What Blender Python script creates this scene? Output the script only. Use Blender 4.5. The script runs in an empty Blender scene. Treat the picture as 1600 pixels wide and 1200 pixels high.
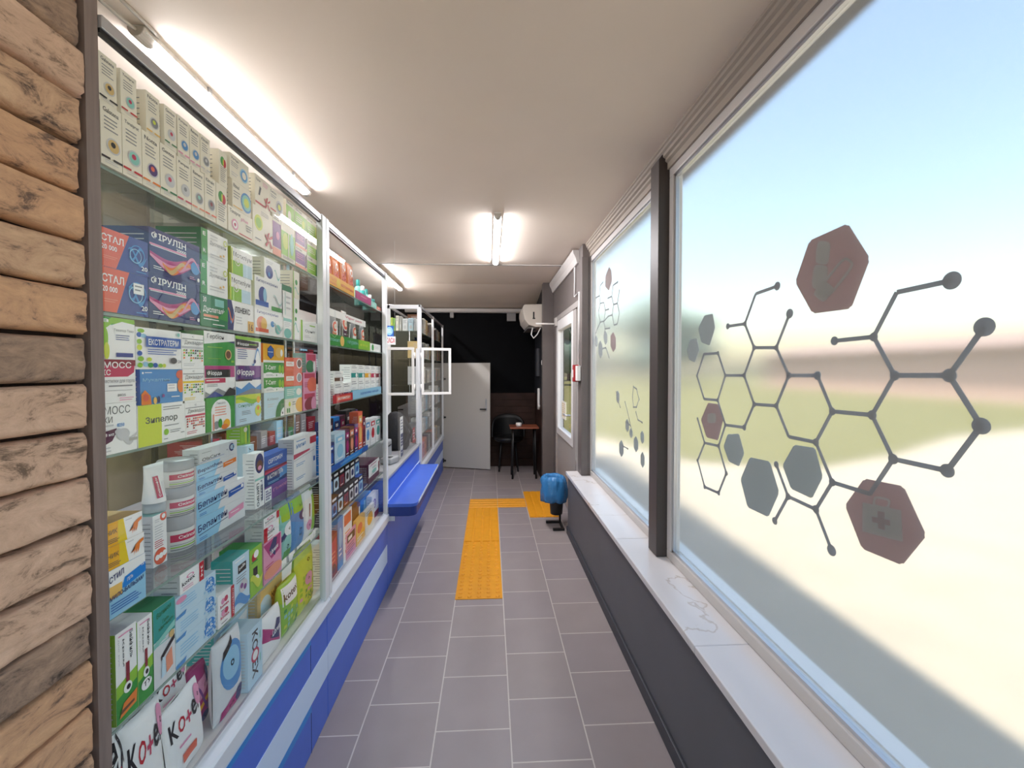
import bpy, bmesh, math, random
from mathutils import Vector, noise, Matrix
random.seed(7)
C = bpy.context.scene.collection
SC = bpy.context.scene
# ---------------------------------------------------------------- camera
F, H, VX, VY = 665.0, 1.53, 766.0, 576.0
PITCH = math.radians(1.2)
YAW = math.atan((800-VX)/F)
CY = VY+F*math.tan(PITCH)
FW = Vector((math.sin(YAW)*math.cos(PITCH), math.cos(YAW)*math.cos(PITCH), -math.sin(PITCH)))
RT = Vector((math.cos(YAW), -math.sin(YAW), 0)); UP = RT.cross(FW)
O3 = Vector((0, 0, H))
cam = bpy.data.cameras.new('camera'); co = bpy.data.objects.new('camera', cam); C.objects.link(co)
co.matrix_world = Matrix(((RT.x, UP.x, -FW.x, 0), (RT.y, UP.y, -FW.y, 0), (RT.z, UP.z, -FW.z, H), (0, 0, 0, 1)))
cam.sensor_fit = 'HORIZONTAL'; cam.sensor_width = 36; cam.lens = F/1600*36
cam.shift_y = -(600-CY)/1600; cam.clip_start = 0.05; cam.clip_end = 300
SC.camera = co
# ---------------------------------------------------------------- sky, sun, exposure
W = bpy.data.worlds.new('sky'); SC.world = W; W.use_nodes = True
nt = W.node_tree; nt.nodes.clear()
sky = nt.nodes.new('ShaderNodeTexSky'); sky.sky_type = 'NISHITA'; sky.sun_disc = False
sky.sun_elevation = math.radians(58); sky.sun_rotation = math.radians(-90); sky.air_density = 1.6; sky.dust_density = 2.0; sky.ozone_density = 1.5
bg = nt.nodes.new('ShaderNodeBackground'); bg.inputs[1].default_value = 0.19
wo = nt.nodes.new('ShaderNodeOutputWorld')
nt.links.new(sky.outputs[0], bg.inputs[0]); nt.links.new(bg.outputs[0], wo.inputs[0])
sl = bpy.data.lights.new('sun', 'SUN'); sl.energy = 5.6; sl.angle = math.radians(0.6); sl.color = (1, .93, .83)
so = bpy.data.objects.new('sun', sl); C.objects.link(so); so.location = (-3, 0, 9)
so.rotation_euler = Vector((0.85, 0.12, -2.75)).to_track_quat('-Z', 'Y').to_euler()
SC.view_settings.view_transform = 'Standard'; SC.view_settings.look = 'None'
SC.view_settings.exposure = 1.0; SC.view_settings.gamma = 1; SC.view_settings.use_curve_mapping = False
SC.cycles.use_denoising = True; SC.cycles.max_bounces = 14; SC.cycles.transparent_max_bounces = 24
SC.cycles.transmission_bounces = 10; SC.cycles.diffuse_bounces = 6; SC.cycles.glossy_bounces = 4
TUBE = 78.0

# ---------------------------------------------------------------- helpers
def ray(px, py): return FW+RT*((px-800)/F)-UP*((py-CY)/F)
def atX(px, py, x):
    d = ray(px, py); return O3+d*(x/d.x)
def atZ(px, py, z):
    d = ray(px, py); return O3+d*((z-H)/d.z)
def Yat(px, x, z):
    v = RT-FW*((px-800)/F); return -(x*v.x+(z-H)*v.z)/v.y
def lin(h):
    r = [int(h[i:i+2], 16)/255 for i in (0, 2, 4)]
    return tuple(c/12.92 if c <= .04045 else ((c+.055)/1.055)**2.4 for c in r)+(1,)
MATS = {}
def mat(name, hexc, rough=.5, metal=0, spec=.5, var=0, scale=8, bump=0, bscale=60, col2=None):
    if name in MATS: return MATS[name]
    m = bpy.data.materials.new(name); m.use_nodes = True; t = m.node_tree; b = t.nodes['Principled BSDF']
    b.inputs['Base Color'].default_value = lin(hexc); b.inputs['Roughness'].default_value = rough
    b.inputs['Metallic'].default_value = metal; b.inputs['Specular IOR Level'].default_value = spec
    if var or col2:
        tc = t.nodes.new('ShaderNodeTexCoord'); n = t.nodes.new('ShaderNodeTexNoise'); n.inputs['Scale'].default_value = scale
        n.inputs['Detail'].default_value = 6; t.links.new(tc.outputs['Object'], n.inputs['Vector'])
        r = t.nodes.new('ShaderNodeValToRGB'); c = lin(hexc)
        c2 = lin(col2) if col2 else tuple(x*(1-var) for x in c[:3])+(1,)
        r.color_ramp.elements[0].position = .35; r.color_ramp.elements[1].position = .65
        r.color_ramp.elements[0].color = c2; r.color_ramp.elements[1].color = c
        t.links.new(n.outputs['Fac'], r.inputs[0]); t.links.new(r.outputs[0], b.inputs['Base Color'])
    if bump:
        tc = t.nodes.new('ShaderNodeTexCoord'); n = t.nodes.new('ShaderNodeTexNoise'); n.inputs['Scale'].default_value = bscale
        n.inputs['Detail'].default_value = 8; t.links.new(tc.outputs['Object'], n.inputs['Vector'])
        bp = t.nodes.new('ShaderNodeBump'); bp.inputs['Strength'].default_value = bump; bp.inputs['Distance'].default_value = .01
        t.links.new(n.outputs['Fac'], bp.inputs['Height']); t.links.new(bp.outputs[0], b.inputs['Normal'])
    MATS[name] = m; return m
def emit(name, hexc, s):
    m = mat(name, hexc, .4); b = m.node_tree.nodes['Principled BSDF']
    b.inputs['Emission Color'].default_value = lin(hexc); b.inputs['Emission Strength'].default_value = s; return m
def glassmat(name, tint, f0=.06, rough=0.0):
    if name in MATS: return MATS[name]
    m = bpy.data.materials.new(name); m.use_nodes = True; t = m.node_tree; t.nodes.clear()
    o = t.nodes.new('ShaderNodeOutputMaterial'); mx = t.nodes.new('ShaderNodeMixShader'); w = t.nodes.new('ShaderNodeLayerWeight'); w.inputs[0].default_value = .5
    p = t.nodes.new('ShaderNodeMath'); p.operation = 'POWER'; p.inputs[1].default_value = 5
    q = t.nodes.new('ShaderNodeMath'); q.operation = 'MULTIPLY_ADD'; q.inputs[1].default_value = 1-f0; q.inputs[2].default_value = f0
    tr = t.nodes.new('ShaderNodeBsdfTransparent'); g = t.nodes.new('ShaderNodeBsdfGlossy'); tr.inputs[0].default_value = tint; g.inputs['Roughness'].default_value = rough
    t.links.new(w.outputs['Facing'], p.inputs[0]); t.links.new(p.outputs[0], q.inputs[0]); t.links.new(q.outputs[0], mx.inputs[0])
    t.links.new(tr.outputs[0], mx.inputs[1]); t.links.new(g.outputs[0], mx.inputs[2]); t.links.new(mx.outputs[0], o.inputs[0]); MATS[name] = m; return m
def frosted():
    m = bpy.data.materials.new('frosted film glass'); m.use_nodes = True; t = m.node_tree; t.nodes.clear()
    o = t.nodes.new('ShaderNodeOutputMaterial'); mx = t.nodes.new('ShaderNodeMixShader'); mx.inputs[0].default_value = .06
    r = t.nodes.new('ShaderNodeBsdfRefraction'); r.inputs['Roughness'].default_value = .14; r.inputs['IOR'].default_value = 1.3
    r.inputs[0].default_value = (.97, .985, .98, 1)
    d = t.nodes.new('ShaderNodeBsdfTranslucent'); d.inputs[0].default_value = (.9, .92, .92, 1)
    df = t.nodes.new('ShaderNodeBsdfDiffuse'); df.inputs[0].default_value = (.95, .97, .97, 1); m2 = t.nodes.new('ShaderNodeMixShader'); m2.inputs[0].default_value = .13
    t.links.new(r.outputs[0], mx.inputs[1]); t.links.new(d.outputs[0], mx.inputs[2]); t.links.new(mx.outputs[0], m2.inputs[1]); t.links.new(df.outputs[0], m2.inputs[2])
    t.links.new(m2.outputs[0], o.inputs[0]); return m
def sticker(name, hexc, tr=.25):
    m = bpy.data.materials.new(name); m.use_nodes = True; t = m.node_tree; b = t.nodes['Principled BSDF']
    b.inputs['Base Color'].default_value = lin(hexc); b.inputs['Roughness'].default_value = .6
    o = t.nodes['Material Output']; mx = t.nodes.new('ShaderNodeMixShader'); mx.inputs[0].default_value = tr
    d = t.nodes.new('ShaderNodeBsdfTranslucent'); d.inputs[0].default_value = lin(hexc)
    t.links.new(b.outputs[0], mx.inputs[1]); t.links.new(d.outputs[0], mx.inputs[2]); t.links.new(mx.outputs[0], o.inputs[0])
    MATS[name] = m; return m

class MB:
    def __init__(s): s.v = []; s.f = []; s.m = []; s.mats = []; s.sm = []
    def mi(s, m):
        if m not in s.mats: s.mats.append(m)
        return s.mats.index(m)
    def poly(s, pts, m, smooth=False):
        n = len(s.v); s.v += [tuple(p) for p in pts]; s.f.append(tuple(range(n, n+len(pts)))); s.m.append(s.mi(m)); s.sm.append(smooth)
    def raw(s, vs, fs, m, smooth=False):
        n = len(s.v); s.v += [tuple(p) for p in vs]; k = s.mi(m)
        for f in fs: s.f.append(tuple(n+i for i in f)); s.m.append(k); s.sm.append(smooth)
    def box(s, a, b, m):
        x0, y0, z0 = (min(p, q) for p, q in zip(a, b)); x1, y1, z1 = (max(p, q) for p, q in zip(a, b))
        s.raw([(x0, y0, z0), (x1, y0, z0), (x1, y1, z0), (x0, y1, z0), (x0, y0, z1), (x1, y0, z1), (x1, y1, z1), (x0, y1, z1)],
              [(0, 3, 2, 1), (4, 5, 6, 7), (0, 1, 5, 4), (1, 2, 6, 5), (2, 3, 7, 6), (3, 0, 4, 7)], m)
    def lathe(s, c, prof, m, n=24, axis=2, smooth=True, cap=True):
        vs = []; fs = []
        for r, z in prof:
            for i in range(n):
                a = 2*math.pi*i/n; p = [r*math.cos(a), r*math.sin(a), z]
                if axis == 1: p = [p[0], p[2], p[1]]
                if axis == 0: p = [p[2], p[0], p[1]]
                vs.append((c[0]+p[0], c[1]+p[1], c[2]+p[2]))
        for k in range(len(prof)-1):
            for i in range(n):
                j = (i+1) % n; fs.append((k*n+i, k*n+j, (k+1)*n+j, (k+1)*n+i))
        if cap: fs.append(tuple(range(n-1, -1, -1))); fs.append(tuple(range((len(prof)-1)*n, len(prof)*n)))
        s.raw(vs, fs, m, smooth)
    def tube(s, pts, r, m, n=10):
        pts = [Vector(p) for p in pts]; vs = []; fs = []; up = Vector((0, 0, 1))
        for i, p in enumerate(pts):
            d = (pts[min(i+1, len(pts)-1)]-pts[max(i-1, 0)]).normalized()
            a = d.cross(up if abs(d.z) < .9 else Vector((1, 0, 0))).normalized(); b = a.cross(d)
            rr = r[i] if isinstance(r, (list, tuple)) else r
            for k in range(n):
                t = 2*math.pi*k/n; vs.append(p+a*rr*math.cos(t)+b*rr*math.sin(t))
        for i in range(len(pts)-1):
            for k in range(n):
                j = (k+1) % n; fs.append((i*n+k, i*n+j, (i+1)*n+j, (i+1)*n+k))
        fs.append(tuple(range(n-1, -1, -1))); fs.append(tuple(range((len(pts)-1)*n, len(pts)*n)))
        s.raw(vs, fs, m, True)
    def prism(s, outline, lo, hi, m, axis=2):
        n = len(outline)
        def P(p, h):
            return (p[0], p[1], h) if axis == 2 else ((p[0], h, p[1]) if axis == 1 else (h, p[0], p[1]))
        s.raw([P(p, lo) for p in outline]+[P(p, hi) for p in outline],
              [tuple(range(n-1, -1, -1)), tuple(range(n, 2*n))]+[(i, (i+1) % n, n+(i+1) % n, n+i) for i in range(n)], m)
    def build(s, name, parent=None, loc=(0, 0, 0), rot=(0, 0, 0), bevel=0, fix=True, seg=2):
        me = bpy.data.meshes.new(name); me.from_pydata(s.v, [], s.f)
        for m in s.mats: me.materials.append(m)
        me.polygons.foreach_set('material_index', s.m); me.polygons.foreach_set('use_smooth', s.sm)
        if fix:
            bm = bmesh.new(); bm.from_mesh(me); bmesh.ops.recalc_face_normals(bm, faces=bm.faces); bm.to_mesh(me); bm.free()
        me.update(); o = bpy.data.objects.new(name, me); C.objects.link(o); o.location = loc; o.rotation_euler = rot
        if parent: o.parent = parent
        if bevel:
            md = o.modifiers.new('bevel', 'BEVEL'); md.width = bevel; md.segments = seg; md.limit_method = 'ANGLE'; md.angle_limit = .7
        return o
def tag(o, label, cat, group=None):
    o['label'] = label; o['category'] = cat
    if group: o['group'] = group
    return o
def empty(name, loc=(0, 0, 0), rz=0):
    o = bpy.data.objects.new(name, None); C.objects.link(o); o.location = loc; o.rotation_euler = (0, 0, rz); o.empty_display_size = .05; return o
def struct(o): o['kind'] = 'structure'; return o
def stuff(o): o['kind'] = 'stuff'; return o
def bx(name, a, b, m, parent=None, bevel=0):
    k = MB(); k.box(a, b, m); return k.build(name, parent, bevel=bevel)
def off(p, a, b):  # world box corner pair -> local to parent loc
    l = p.location; return tuple(x-y for x, y in zip(a, l)), tuple(x-y for x, y in zip(b, l))

# text glyph meshes from the built-in font
GL = {}
def glyph(txt, bold=True):
    k = (txt, bold)
    if k in GL: return GL[k]
    cu = bpy.data.curves.new('t', 'FONT'); cu.body = txt; cu.resolution_u = 2; cu.offset = .018 if bold else .0
    o = bpy.data.objects.new('t', cu); C.objects.link(o); bpy.context.view_layer.update()
    me = bpy.data.meshes.new_from_object(o.evaluated_get(bpy.context.evaluated_depsgraph_get()))
    vs = [(v.co.x, v.co.y) for v in me.vertices]; fs = [tuple(p.vertices) for p in me.polygons]
    bpy.data.objects.remove(o); bpy.data.curves.remove(cu); bpy.data.meshes.remove(me)
    if not vs: vs = [(0, 0), (1, 1)]
    x0 = min(v[0] for v in vs); x1 = max(v[0] for v in vs); y0 = min(v[1] for v in vs); y1 = max(v[1] for v in vs)
    vs = [((x-x0)/(x1-x0+1e-9), (y-y0)/(y1-y0+1e-9)) for x, y in vs]
    GL[k] = (vs, fs); return GL[k]

# colours of the printing inks and cards
COL = dict(w='fafaf8', c='f2ecdc', k='1b1b22', r='c41f30', o='ee8434', y='f0d023', g='35993f', l='93c93a', t='2a9d97', b='2b5fb5',
           n='23306e', s='98cdea', p='80478f', m='b52a78', i='e79abb', e='8d8f93', d='54575b', h='cfd0d3', v='5e2a4a', q='6e4327',
           z='f3c46a', a='4f94d2', f='e96a4c', G='1f7a4c', L='d3e04a', S='c9e4f2', P='4b3177', R='8e2436', T='8fd0c6', Y='f6b62a',
           D='2c2e33', B='1a86dc', M='c93a5e', W='e2e4e6', E='b5b3ad', K='0e0f16', N='3b4a94', O='f29b7c', A='d9b97a')
def ink(c): return mat('ink '+c, COL[c], .42, spec=.35)

def paint(k, w, h, art, fx=None):
    """draw the printed front of a carton of w x h metres into mesh k; local y = across, z = up, +x = out"""
    fx = fx or (lambda u, v: 0.0); lay = [0]
    puffy = fx(.5, .5) != fx(.02, .02)
    def P(u, v):
        u = min(.998, max(.002, u)); v = min(.998, max(.002, v)); return (fx(u, v)+.00022*lay[0], u*w, v*h)
    def rect(u0, v0, u1, v1, c):
        lay[0] += 1
        if puffy:
            n = 6
            for i in range(n):
                for j in range(n):
                    a, b = u0+(u1-u0)*i/n, u0+(u1-u0)*(i+1)/n; e, g = v0+(v1-v0)*j/n, v0+(v1-v0)*(j+1)/n
                    k.poly([P(a, e), P(b, e), P(b, g), P(a, g)], ink(c), True)
        else: k.poly([P(u0, v0), P(u1, v0), P(u1, v1), P(u0, v1)], ink(c))
    def fill(pts, c):
        if not puffy: k.poly([P(*p) for p in pts], ink(c)); return
        q = []
        for i in range(len(pts)):
            a, b = pts[i], pts[(i+1) % len(pts)]; m = 1 if len(pts) > 8 else 4
            q += [(a[0]+(b[0]-a[0])*t/m, a[1]+(b[1]-a[1])*t/m) for t in range(m)]
        cu = sum(p[0] for p in q)/len(q); cv = sum(p[1] for p in q)/len(q); n = len(q); R_ = 5
        vs = [P(cu+(p[0]-cu)*r/R_, cv+(p[1]-cv)*r/R_) for r in range(1, R_+1) for p in q]+[P(cu, cv)]
        fs = [(r*n+i, r*n+(i+1) % n, (r+1)*n+(i+1) % n, (r+1)*n+i) for r in range(R_-1) for i in range(n)]+[(i, (i+1) % n, R_*n) for i in range(n)]
        k.raw(vs, fs, ink(c), True)
    for cmd in art.split(';'):
        a = cmd.split()
        if not a: continue
        c = a[0]
        if c == 'R': rect(*[float(x) for x in a[1:5]], a[5])
        elif c == 'Q':
            lay[0] += 1; q = [float(x) for x in a[1:-1]]; fill([(q[i], q[i+1]) for i in range(0, len(q), 2)], a[-1])
        elif c in 'CH':   # disc: u v r(of height) colour
            lay[0] += 1; u, v, r = map(float, a[1:4]); n = 6 if c == 'H' else 20; q = h/w
            fill([(u+r*q*math.cos(2*math.pi*i/n+.52), v+r*math.sin(2*math.pi*i/n+.52)) for i in range(n)], a[4])
        elif c == 'E':    # ellipse u v ru rv colour
            lay[0] += 1; u, v, r, r2 = map(float, a[1:5])
            fill([(u+r*math.cos(2*math.pi*i/20), v+r2*math.sin(2*math.pi*i/20)) for i in range(20)], a[5])
        elif c == 'O':    # ring
            lay[0] += 1; u, v, r, t = map(float, a[1:5]); q = h/w; n = 24
            for i in range(n):
                A, B = 2*math.pi*i/n, 2*math.pi*(i+1)/n
                k.poly([P(u+(r-t)*q*math.cos(A), v+(r-t)*math.sin(A)), P(u+r*q*math.cos(A), v+r*math.sin(A)),
                        P(u+r*q*math.cos(B), v+r*math.sin(B)), P(u+(r-t)*q*math.cos(B), v+(r-t)*math.sin(B))], ink(a[5]))
        elif c == 'L':    # small print
            u0, v0, u1, v1 = map(float, a[1:5]); n = int(a[5]); rnd = random.Random(len(art)+n)
            lay[0] += 1; t = (v1-v0)/n*.34
            for i in range(n):
                vv = v0+(v1-v0)*(i+.5)/n; e = u1-(u1-u0)*rnd.uniform(0, .3)
                k.poly([P(u0, vv), P(e, vv), P(e, vv+t), P(u0, vv+t)], ink(a[6]))
        elif c == 'W':    # wavy ribbon u0 u1 v amp thick phase colour
            lay[0] += 1; u0, u1, v, am, th, ph = map(float, a[1:7]); n = 14
            for i in range(n):
                q = []
                for j in (i, i+1):
                    t = j/n; q.append((u0+(u1-u0)*t, v+am*math.sin(ph+t*5.5), th*(.25+.75*math.sin(math.pi*min(max(t, .02), .98)))))
                k.poly([P(q[0][0], q[0][1]-q[0][2]), P(q[1][0], q[1][1]-q[1][2]), P(q[1][0], q[1][1]+q[1][2]), P(q[0][0], q[0][1]+q[0][2])], ink(a[7]))
        elif c == 'X':    # scatter of dots u0 v0 u1 v1 nu nv colours
            u0, v0, u1, v1 = map(float, a[1:5]); nu, nv = int(a[5]), int(a[6]); rnd = random.Random(nu*7+nv+len(a[7])); lay[0] += 1
            for i in range(nu):
                for j in range(nv):
                    if rnd.random() < .3: continue
                    cu, cv = u0+(u1-u0)*(i+.5)/nu, v0+(v1-v0)*(j+.5)/nv; du, dv = (u1-u0)/nu*.38, (v1-v0)/nv*.38
                    k.poly([P(cu-du, cv-dv), P(cu+du, cv-dv*.7), P(cu+du*.8, cv+dv), P(cu-du*.8, cv+dv*.8)], ink(rnd.choice(a[7])))
        elif c in 'TVF':  # text u v h w colour words ; V reads downwards ; F thin
            lay[0] += 1; u, v, hh, ww = map(float, a[1:5]); vs, fs = glyph(' '.join(a[6:]), c != 'F')
            if c == 'V': q = [P(u+y*ww, v-x*hh) for x, y in vs]
            else: q = [P(u+x*ww, v+y*hh) for x, y in vs]
            k.raw(q, fs, ink(a[5]), puffy)
        elif c == 'U':    # slanted text: u v h w rise colour words
            lay[0] += 1; u, v, hh, ww, rs = map(float, a[1:6]); vs, fs = glyph(' '.join(a[7:]))
            k.raw([P(u+x*ww, v+y*hh+rs*x) for x, y in vs], fs, ink(a[6]), puffy)

def carton(name, w, h, d, art, base='w', side=None, top=None, marks=True):
    k = MB(); s, t = ink(side or base), ink(top or side or base)
    k.raw([(0, 0, 0), (0, w, 0), (0, w, h), (0, 0, h), (-d, 0, 0), (-d, w, 0), (-d, w, h), (-d, 0, h)], [(0, 1, 2, 3)], ink(base))
    k.raw(k.v[:8], [(0, 3, 7, 4), (1, 5, 6, 2), (4, 7, 6, 5)], s); k.raw(k.v[:8], [(3, 2, 6, 7), (0, 4, 5, 1)], t)
    paint(k, w, h, art)
    if marks and d > .03 and w > .02:   # small print on the near side panel
        rnd = random.Random(int(w*1e5)); n = max(3, int(h/.012))
        for i in range(n):
            z = h*(.08+.84*i/n); e = d*rnd.uniform(.45, .85)
            k.poly([(-e, -.0003, z), (-d*.1, -.0003, z), (-d*.1, -.0003, z+.0022), (-e, -.0003, z+.0022)], ink('e' if (side or base) in 'wchWEs' else 'h'))
    return k
def softpack(w, h, d, art, base='w', side=None):
    k = MB(); n = 14
    def fx(u, v):
        a = max(0, 1-abs(2*u-1)**3.2); b = max(0, 1-abs(2*v-1)**3.2)
        return -d/2+(d/2)*(a*b)**.45+.0015*math.sin(9*u+4*v)
    g = lambda i: .5-.5*math.cos(math.pi*i/n)
    fr = [(fx(g(i), g(j)), g(i)*w, g(j)*h) for j in range(n+1) for i in range(n+1)]
    bk = [(-d-fx(g(i), g(j)), g(i)*w, g(j)*h) for j in range(n+1) for i in range(n+1)]
    q = [(j*(n+1)+i, j*(n+1)+i+1, (j+1)*(n+1)+i+1, (j+1)*(n+1)+i) for j in range(n) for i in range(n)]
    k.raw(fr, q, ink(base), True); k.raw(bk, [f[::-1] for f in q], ink(side or base), True)
    paint(k, w, h, art, lambda u, v: fx(u, v)+.0006)
    return k
LAB = {}
def put(k, name, label, cat, loc, rot=(0, 0, 0), group=None):
    o = k.build(name, None, loc, rot, fix=False)
    return tag(o, label, cat, group)

# ---------------------------------------------------------------- materials of the place
M_ceil = mat('ceiling paint', 'f0e2d3', .75, var=.04, scale=1.5)
M_alu = mat('brushed aluminium', 'c9cbd0', .32, .75)
M_aluw = mat('white aluminium', 'e2e4e8', .35, .05)
M_grey = mat('grey wall paint', '626266', .6, var=.06, scale=3)
M_tau = mat('taupe panel', '6a625f', .5, var=.05)
M_pvc = mat('pale pvc', 'c7c2be', .4)
M_pvcw = mat('white pvc', 'e6e4e2', .35)
M_black = mat('black metal', '121214', .4)
M_dark = mat('near black wall', '040508', .7, spec=.1, var=.3)
M_wood = mat('dark wainscot wood', '3a2722', .55, spec=.2, col2='2d1d18', scale=5)
M_blue = mat('royal blue laminate', '486ed4', .38, var=.05, scale=12)
M_lstripe = mat('pale blue stripe', 'd4e4fb', .4)
M_cyan = mat('cyan stripe', '1788d8', .35)
M_counter = mat('grey worktop', 'a3a3a8', .4, var=.05, scale=30)
M_pane = glassmat('cabinet glass', (.98, .99, .985, 1))
M_shelf = glassmat('shelf glass', (.93, .96, .95, 1), .05)
M_white = mat('white plastic', 'e8e6e2', .4)
M_gap = mat('joint mortar', '2a1c18', .9)

def wood_mat():
    m = bpy.data.materials.new('weathered wood'); m.use_nodes = True; t = m.node_tree; b = t.nodes['Principled BSDF']
    tc = t.nodes.new('ShaderNodeTexCoord'); mp = t.nodes.new('ShaderNodeMapping'); mp.inputs['Scale'].default_value = (40, 40, 2.5)
    n = t.nodes.new('ShaderNodeTexNoise'); n.inputs['Scale'].default_value = 3; n.inputs['Detail'].default_value = 6
    r = t.nodes.new('ShaderNodeValToRGB'); r.color_ramp.elements[0].color = lin('6a5a55'); r.color_ramp.elements[1].color = lin('8f7f78')
    t.links.new(tc.outputs['Object'], mp.inputs[0]); t.links.new(mp.outputs[0], n.inputs['Vector']); t.links.new(n.outputs[0], r.inputs[0])
    t.links.new(r.outputs[0], b.inputs['Base Color']); b.inputs['Roughness'].default_value = .6; return m
M_trim = wood_mat()
def floor_mat():
    m = bpy.data.materials.new('floor tiles'); m.use_nodes = True; t = m.node_tree; b = t.nodes['Principled BSDF']
    tc = t.nodes.new('ShaderNodeTexCoord'); sp = t.nodes.new('ShaderNodeSeparateXYZ'); cb = t.nodes.new('ShaderNodeCombineXYZ')
    t.links.new(tc.outputs['Object'], sp.inputs[0])
    def add(sock, val):
        a = t.nodes.new('ShaderNodeMath'); a.operation = 'ADD'; a.inputs[1].default_value = val; t.links.new(sock, a.inputs[0]); return a.outputs[0]
    P = .316
    # columns: joints at x = .083 + i*P ; rows shifted by half a tile in every other column
    t.links.new(add(sp.outputs[1], -1.618+P*20), cb.inputs[0]); t.links.new(add(sp.outputs[0], .2325+P*10), cb.inputs[1])
    br = t.nodes.new('ShaderNodeTexBrick'); br.offset = .5; br.offset_frequency = 2; br.squash = 1
    br.inputs['Scale'].default_value = 1; br.inputs['Brick Width'].default_value = P; br.inputs['Row Height'].default_value = P
    br.inputs['Mortar Size'].default_value = .0035; br.inputs['Mortar Smooth'].default_value = .3; br.inputs['Bias'].default_value = -.2
    br.inputs['Color1'].default_value = lin('a69b99'); br.inputs['Color2'].default_value = lin('a09698'); br.inputs['Mortar'].default_value = lin('d8d0ca')
    t.links.new(cb.outputs[0], br.inputs['Vector'])
    n = t.nodes.new('ShaderNodeTexNoise'); n.inputs['Scale'].default_value = 5; n.inputs['Detail'].default_value = 8
    t.links.new(tc.outputs['Object'], n.inputs['Vector'])
    mx = t.nodes.new('ShaderNodeMixRGB'); mx.blend_type = 'MULTIPLY'; mx.inputs[0].default_value = .18
    t.links.new(br.outputs[0], mx.inputs[1]); t.links.new(n.outputs[0], mx.inputs[2]); t.links.new(mx.outputs[0], b.inputs['Base Color'])
    b.inputs['Roughness'].default_value = .45
    bp = t.nodes.new('ShaderNodeBump'); bp.invert = True; bp.inputs['Strength'].default_value = .4; bp.inputs['Distance'].default_value = .004
    t.links.new(br.outputs['Fac'], bp.inputs['Height']); t.links.new(bp.outputs[0], b.inputs['Normal']); return m
def marble_mat():
    m = bpy.data.materials.new('veined marble'); m.use_nodes = True; t = m.node_tree; b = t.nodes['Principled BSDF']
    tc = t.nodes.new('ShaderNodeTexCoord'); n = t.nodes.new('ShaderNodeTexNoise'); n.inputs['Scale'].default_value = 1.7; n.inputs['Detail'].default_value = 6; n.inputs['Distortion'].default_value = .6
    r = t.nodes.new('ShaderNodeValToRGB'); e = r.color_ramp.elements
    e[0].position = .492; e[0].color = lin('e7e4e4'); e[1].position = .508; e[1].color = lin('e7e4e4')
    k = e.new(.5); k.color = lin('cdc4bd')
    t.links.new(tc.outputs['Object'], n.inputs['Vector']); t.links.new(n.outputs[0], r.inputs[0]); t.links.new(r.outputs[0], b.inputs['Base Color'])
    b.inputs['Roughness'].default_value = .18; return m
M_marble = marble_mat()
def brick_mat(name, c1, c2, c3):
    m = bpy.data.materials.new(name); m.use_nodes = True; t = m.node_tree; b = t.nodes['Principled BSDF']
    tc = t.nodes.new('ShaderNodeTexCoord'); mp = t.nodes.new('ShaderNodeMapping'); mp.inputs['Scale'].default_value = (1, .45, 1)
    n = t.nodes.new('ShaderNodeTexNoise'); n.inputs['Scale'].default_value = 26; n.inputs['Detail'].default_value = 12; n.inputs['Roughness'].default_value = .75
    n.inputs['Distortion'].default_value = .6
    r = t.nodes.new('ShaderNodeValToRGB'); e = r.color_ramp.elements
    e[0].position = .38; e[0].color = lin(c3); e[1].position = .64; e[1].color = lin(c1); k = e.new(.47); k.color = lin(c2)
    t.links.new(tc.outputs['Object'], mp.inputs[0]); t.links.new(mp.outputs[0], n.inputs['Vector']); t.links.new(n.outputs[0], r.inputs[0])
    t.links.new(r.outputs[0], b.inputs['Base Color']); b.inputs['Roughness'].default_value = .85
    bp = t.nodes.new('ShaderNodeBump'); bp.inputs['Strength'].default_value = .7; bp.inputs['Distance'].default_value = .006
    t.links.new(n.outputs[0], bp.inputs['Height']); t.links.new(bp.outputs[0], b.inputs['Normal']); return m

# ================================================================ the room
k = MB(); k.box((-3.2, -.7, -.1), (.95, 6.8, 0), floor_mat()); struct(k.build('floor'))
CZ = 2.635
k = MB(); k.box((-3.2, -.7, CZ), (1.0, 5.6, CZ+.05), M_ceil)
k.raw([(-3.2, 5.6, CZ), (1.0, 5.6, CZ), (1.0, 6.75, 2.46), (-3.2, 6.75, 2.46), (-3.2, 5.6, CZ+.05), (1.0, 5.6, CZ+.05), (1.0, 6.75, CZ+.05), (-3.2, 6.75, CZ+.05)],
      [(0, 1, 2, 3), (4, 7, 6, 5), (0, 4, 5, 1), (1, 5, 6, 2), (2, 6, 7, 3), (3, 7, 4, 0)], M_ceil)
struct(k.build('ceiling'))
struct(bx('trim_1', (-1.2, 4.54, CZ-.006), (.84, 4.575, CZ), M_pvc))
M_roof = mat('roof fascia', '4a433c', .8, spec=.1)
struct(bx('roof', (-3.4, -.75, 2.75), (1.28, 7.4, 2.95), M_roof))
# back wall, wainscot, right walls
struct(bx('wall_back', (-3.2, 6.67, 0), (.9, 6.8, CZ+.04), M_dark))
k = MB(); k.box((-1.3, 6.645, 0), (.7, 6.67, 1.15), M_wood)
for i in range(11): k.box((-1.3, 6.637, .02+i*.103), (.7, 6.645, .02+i*.103+.096), M_wood)
struct(k.build('wall_back_wainscot'))
k = MB(); k.prism([(6.67, 0), (6.60, 0), (6.58, .02), (6.59, .06), (6.67, .07)], -1.3, .7, M_pvc, axis=0)
o = struct(k.build('trim_2')); o.location.z = 2.395
M_rdark = mat('dark side wall', '0c0e15', .6)
k = MB(); k.box((.70, 5.6, 1.15), (.9, 6.67, CZ), M_rdark); k.box((.70, 5.6, 0), (.9, 6.67, 1.15), M_wood)
struct(k.build('wall_right_rear'))
M_beige = mat('beige staff wall', 'b5ab86', .7, var=.05)
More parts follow.
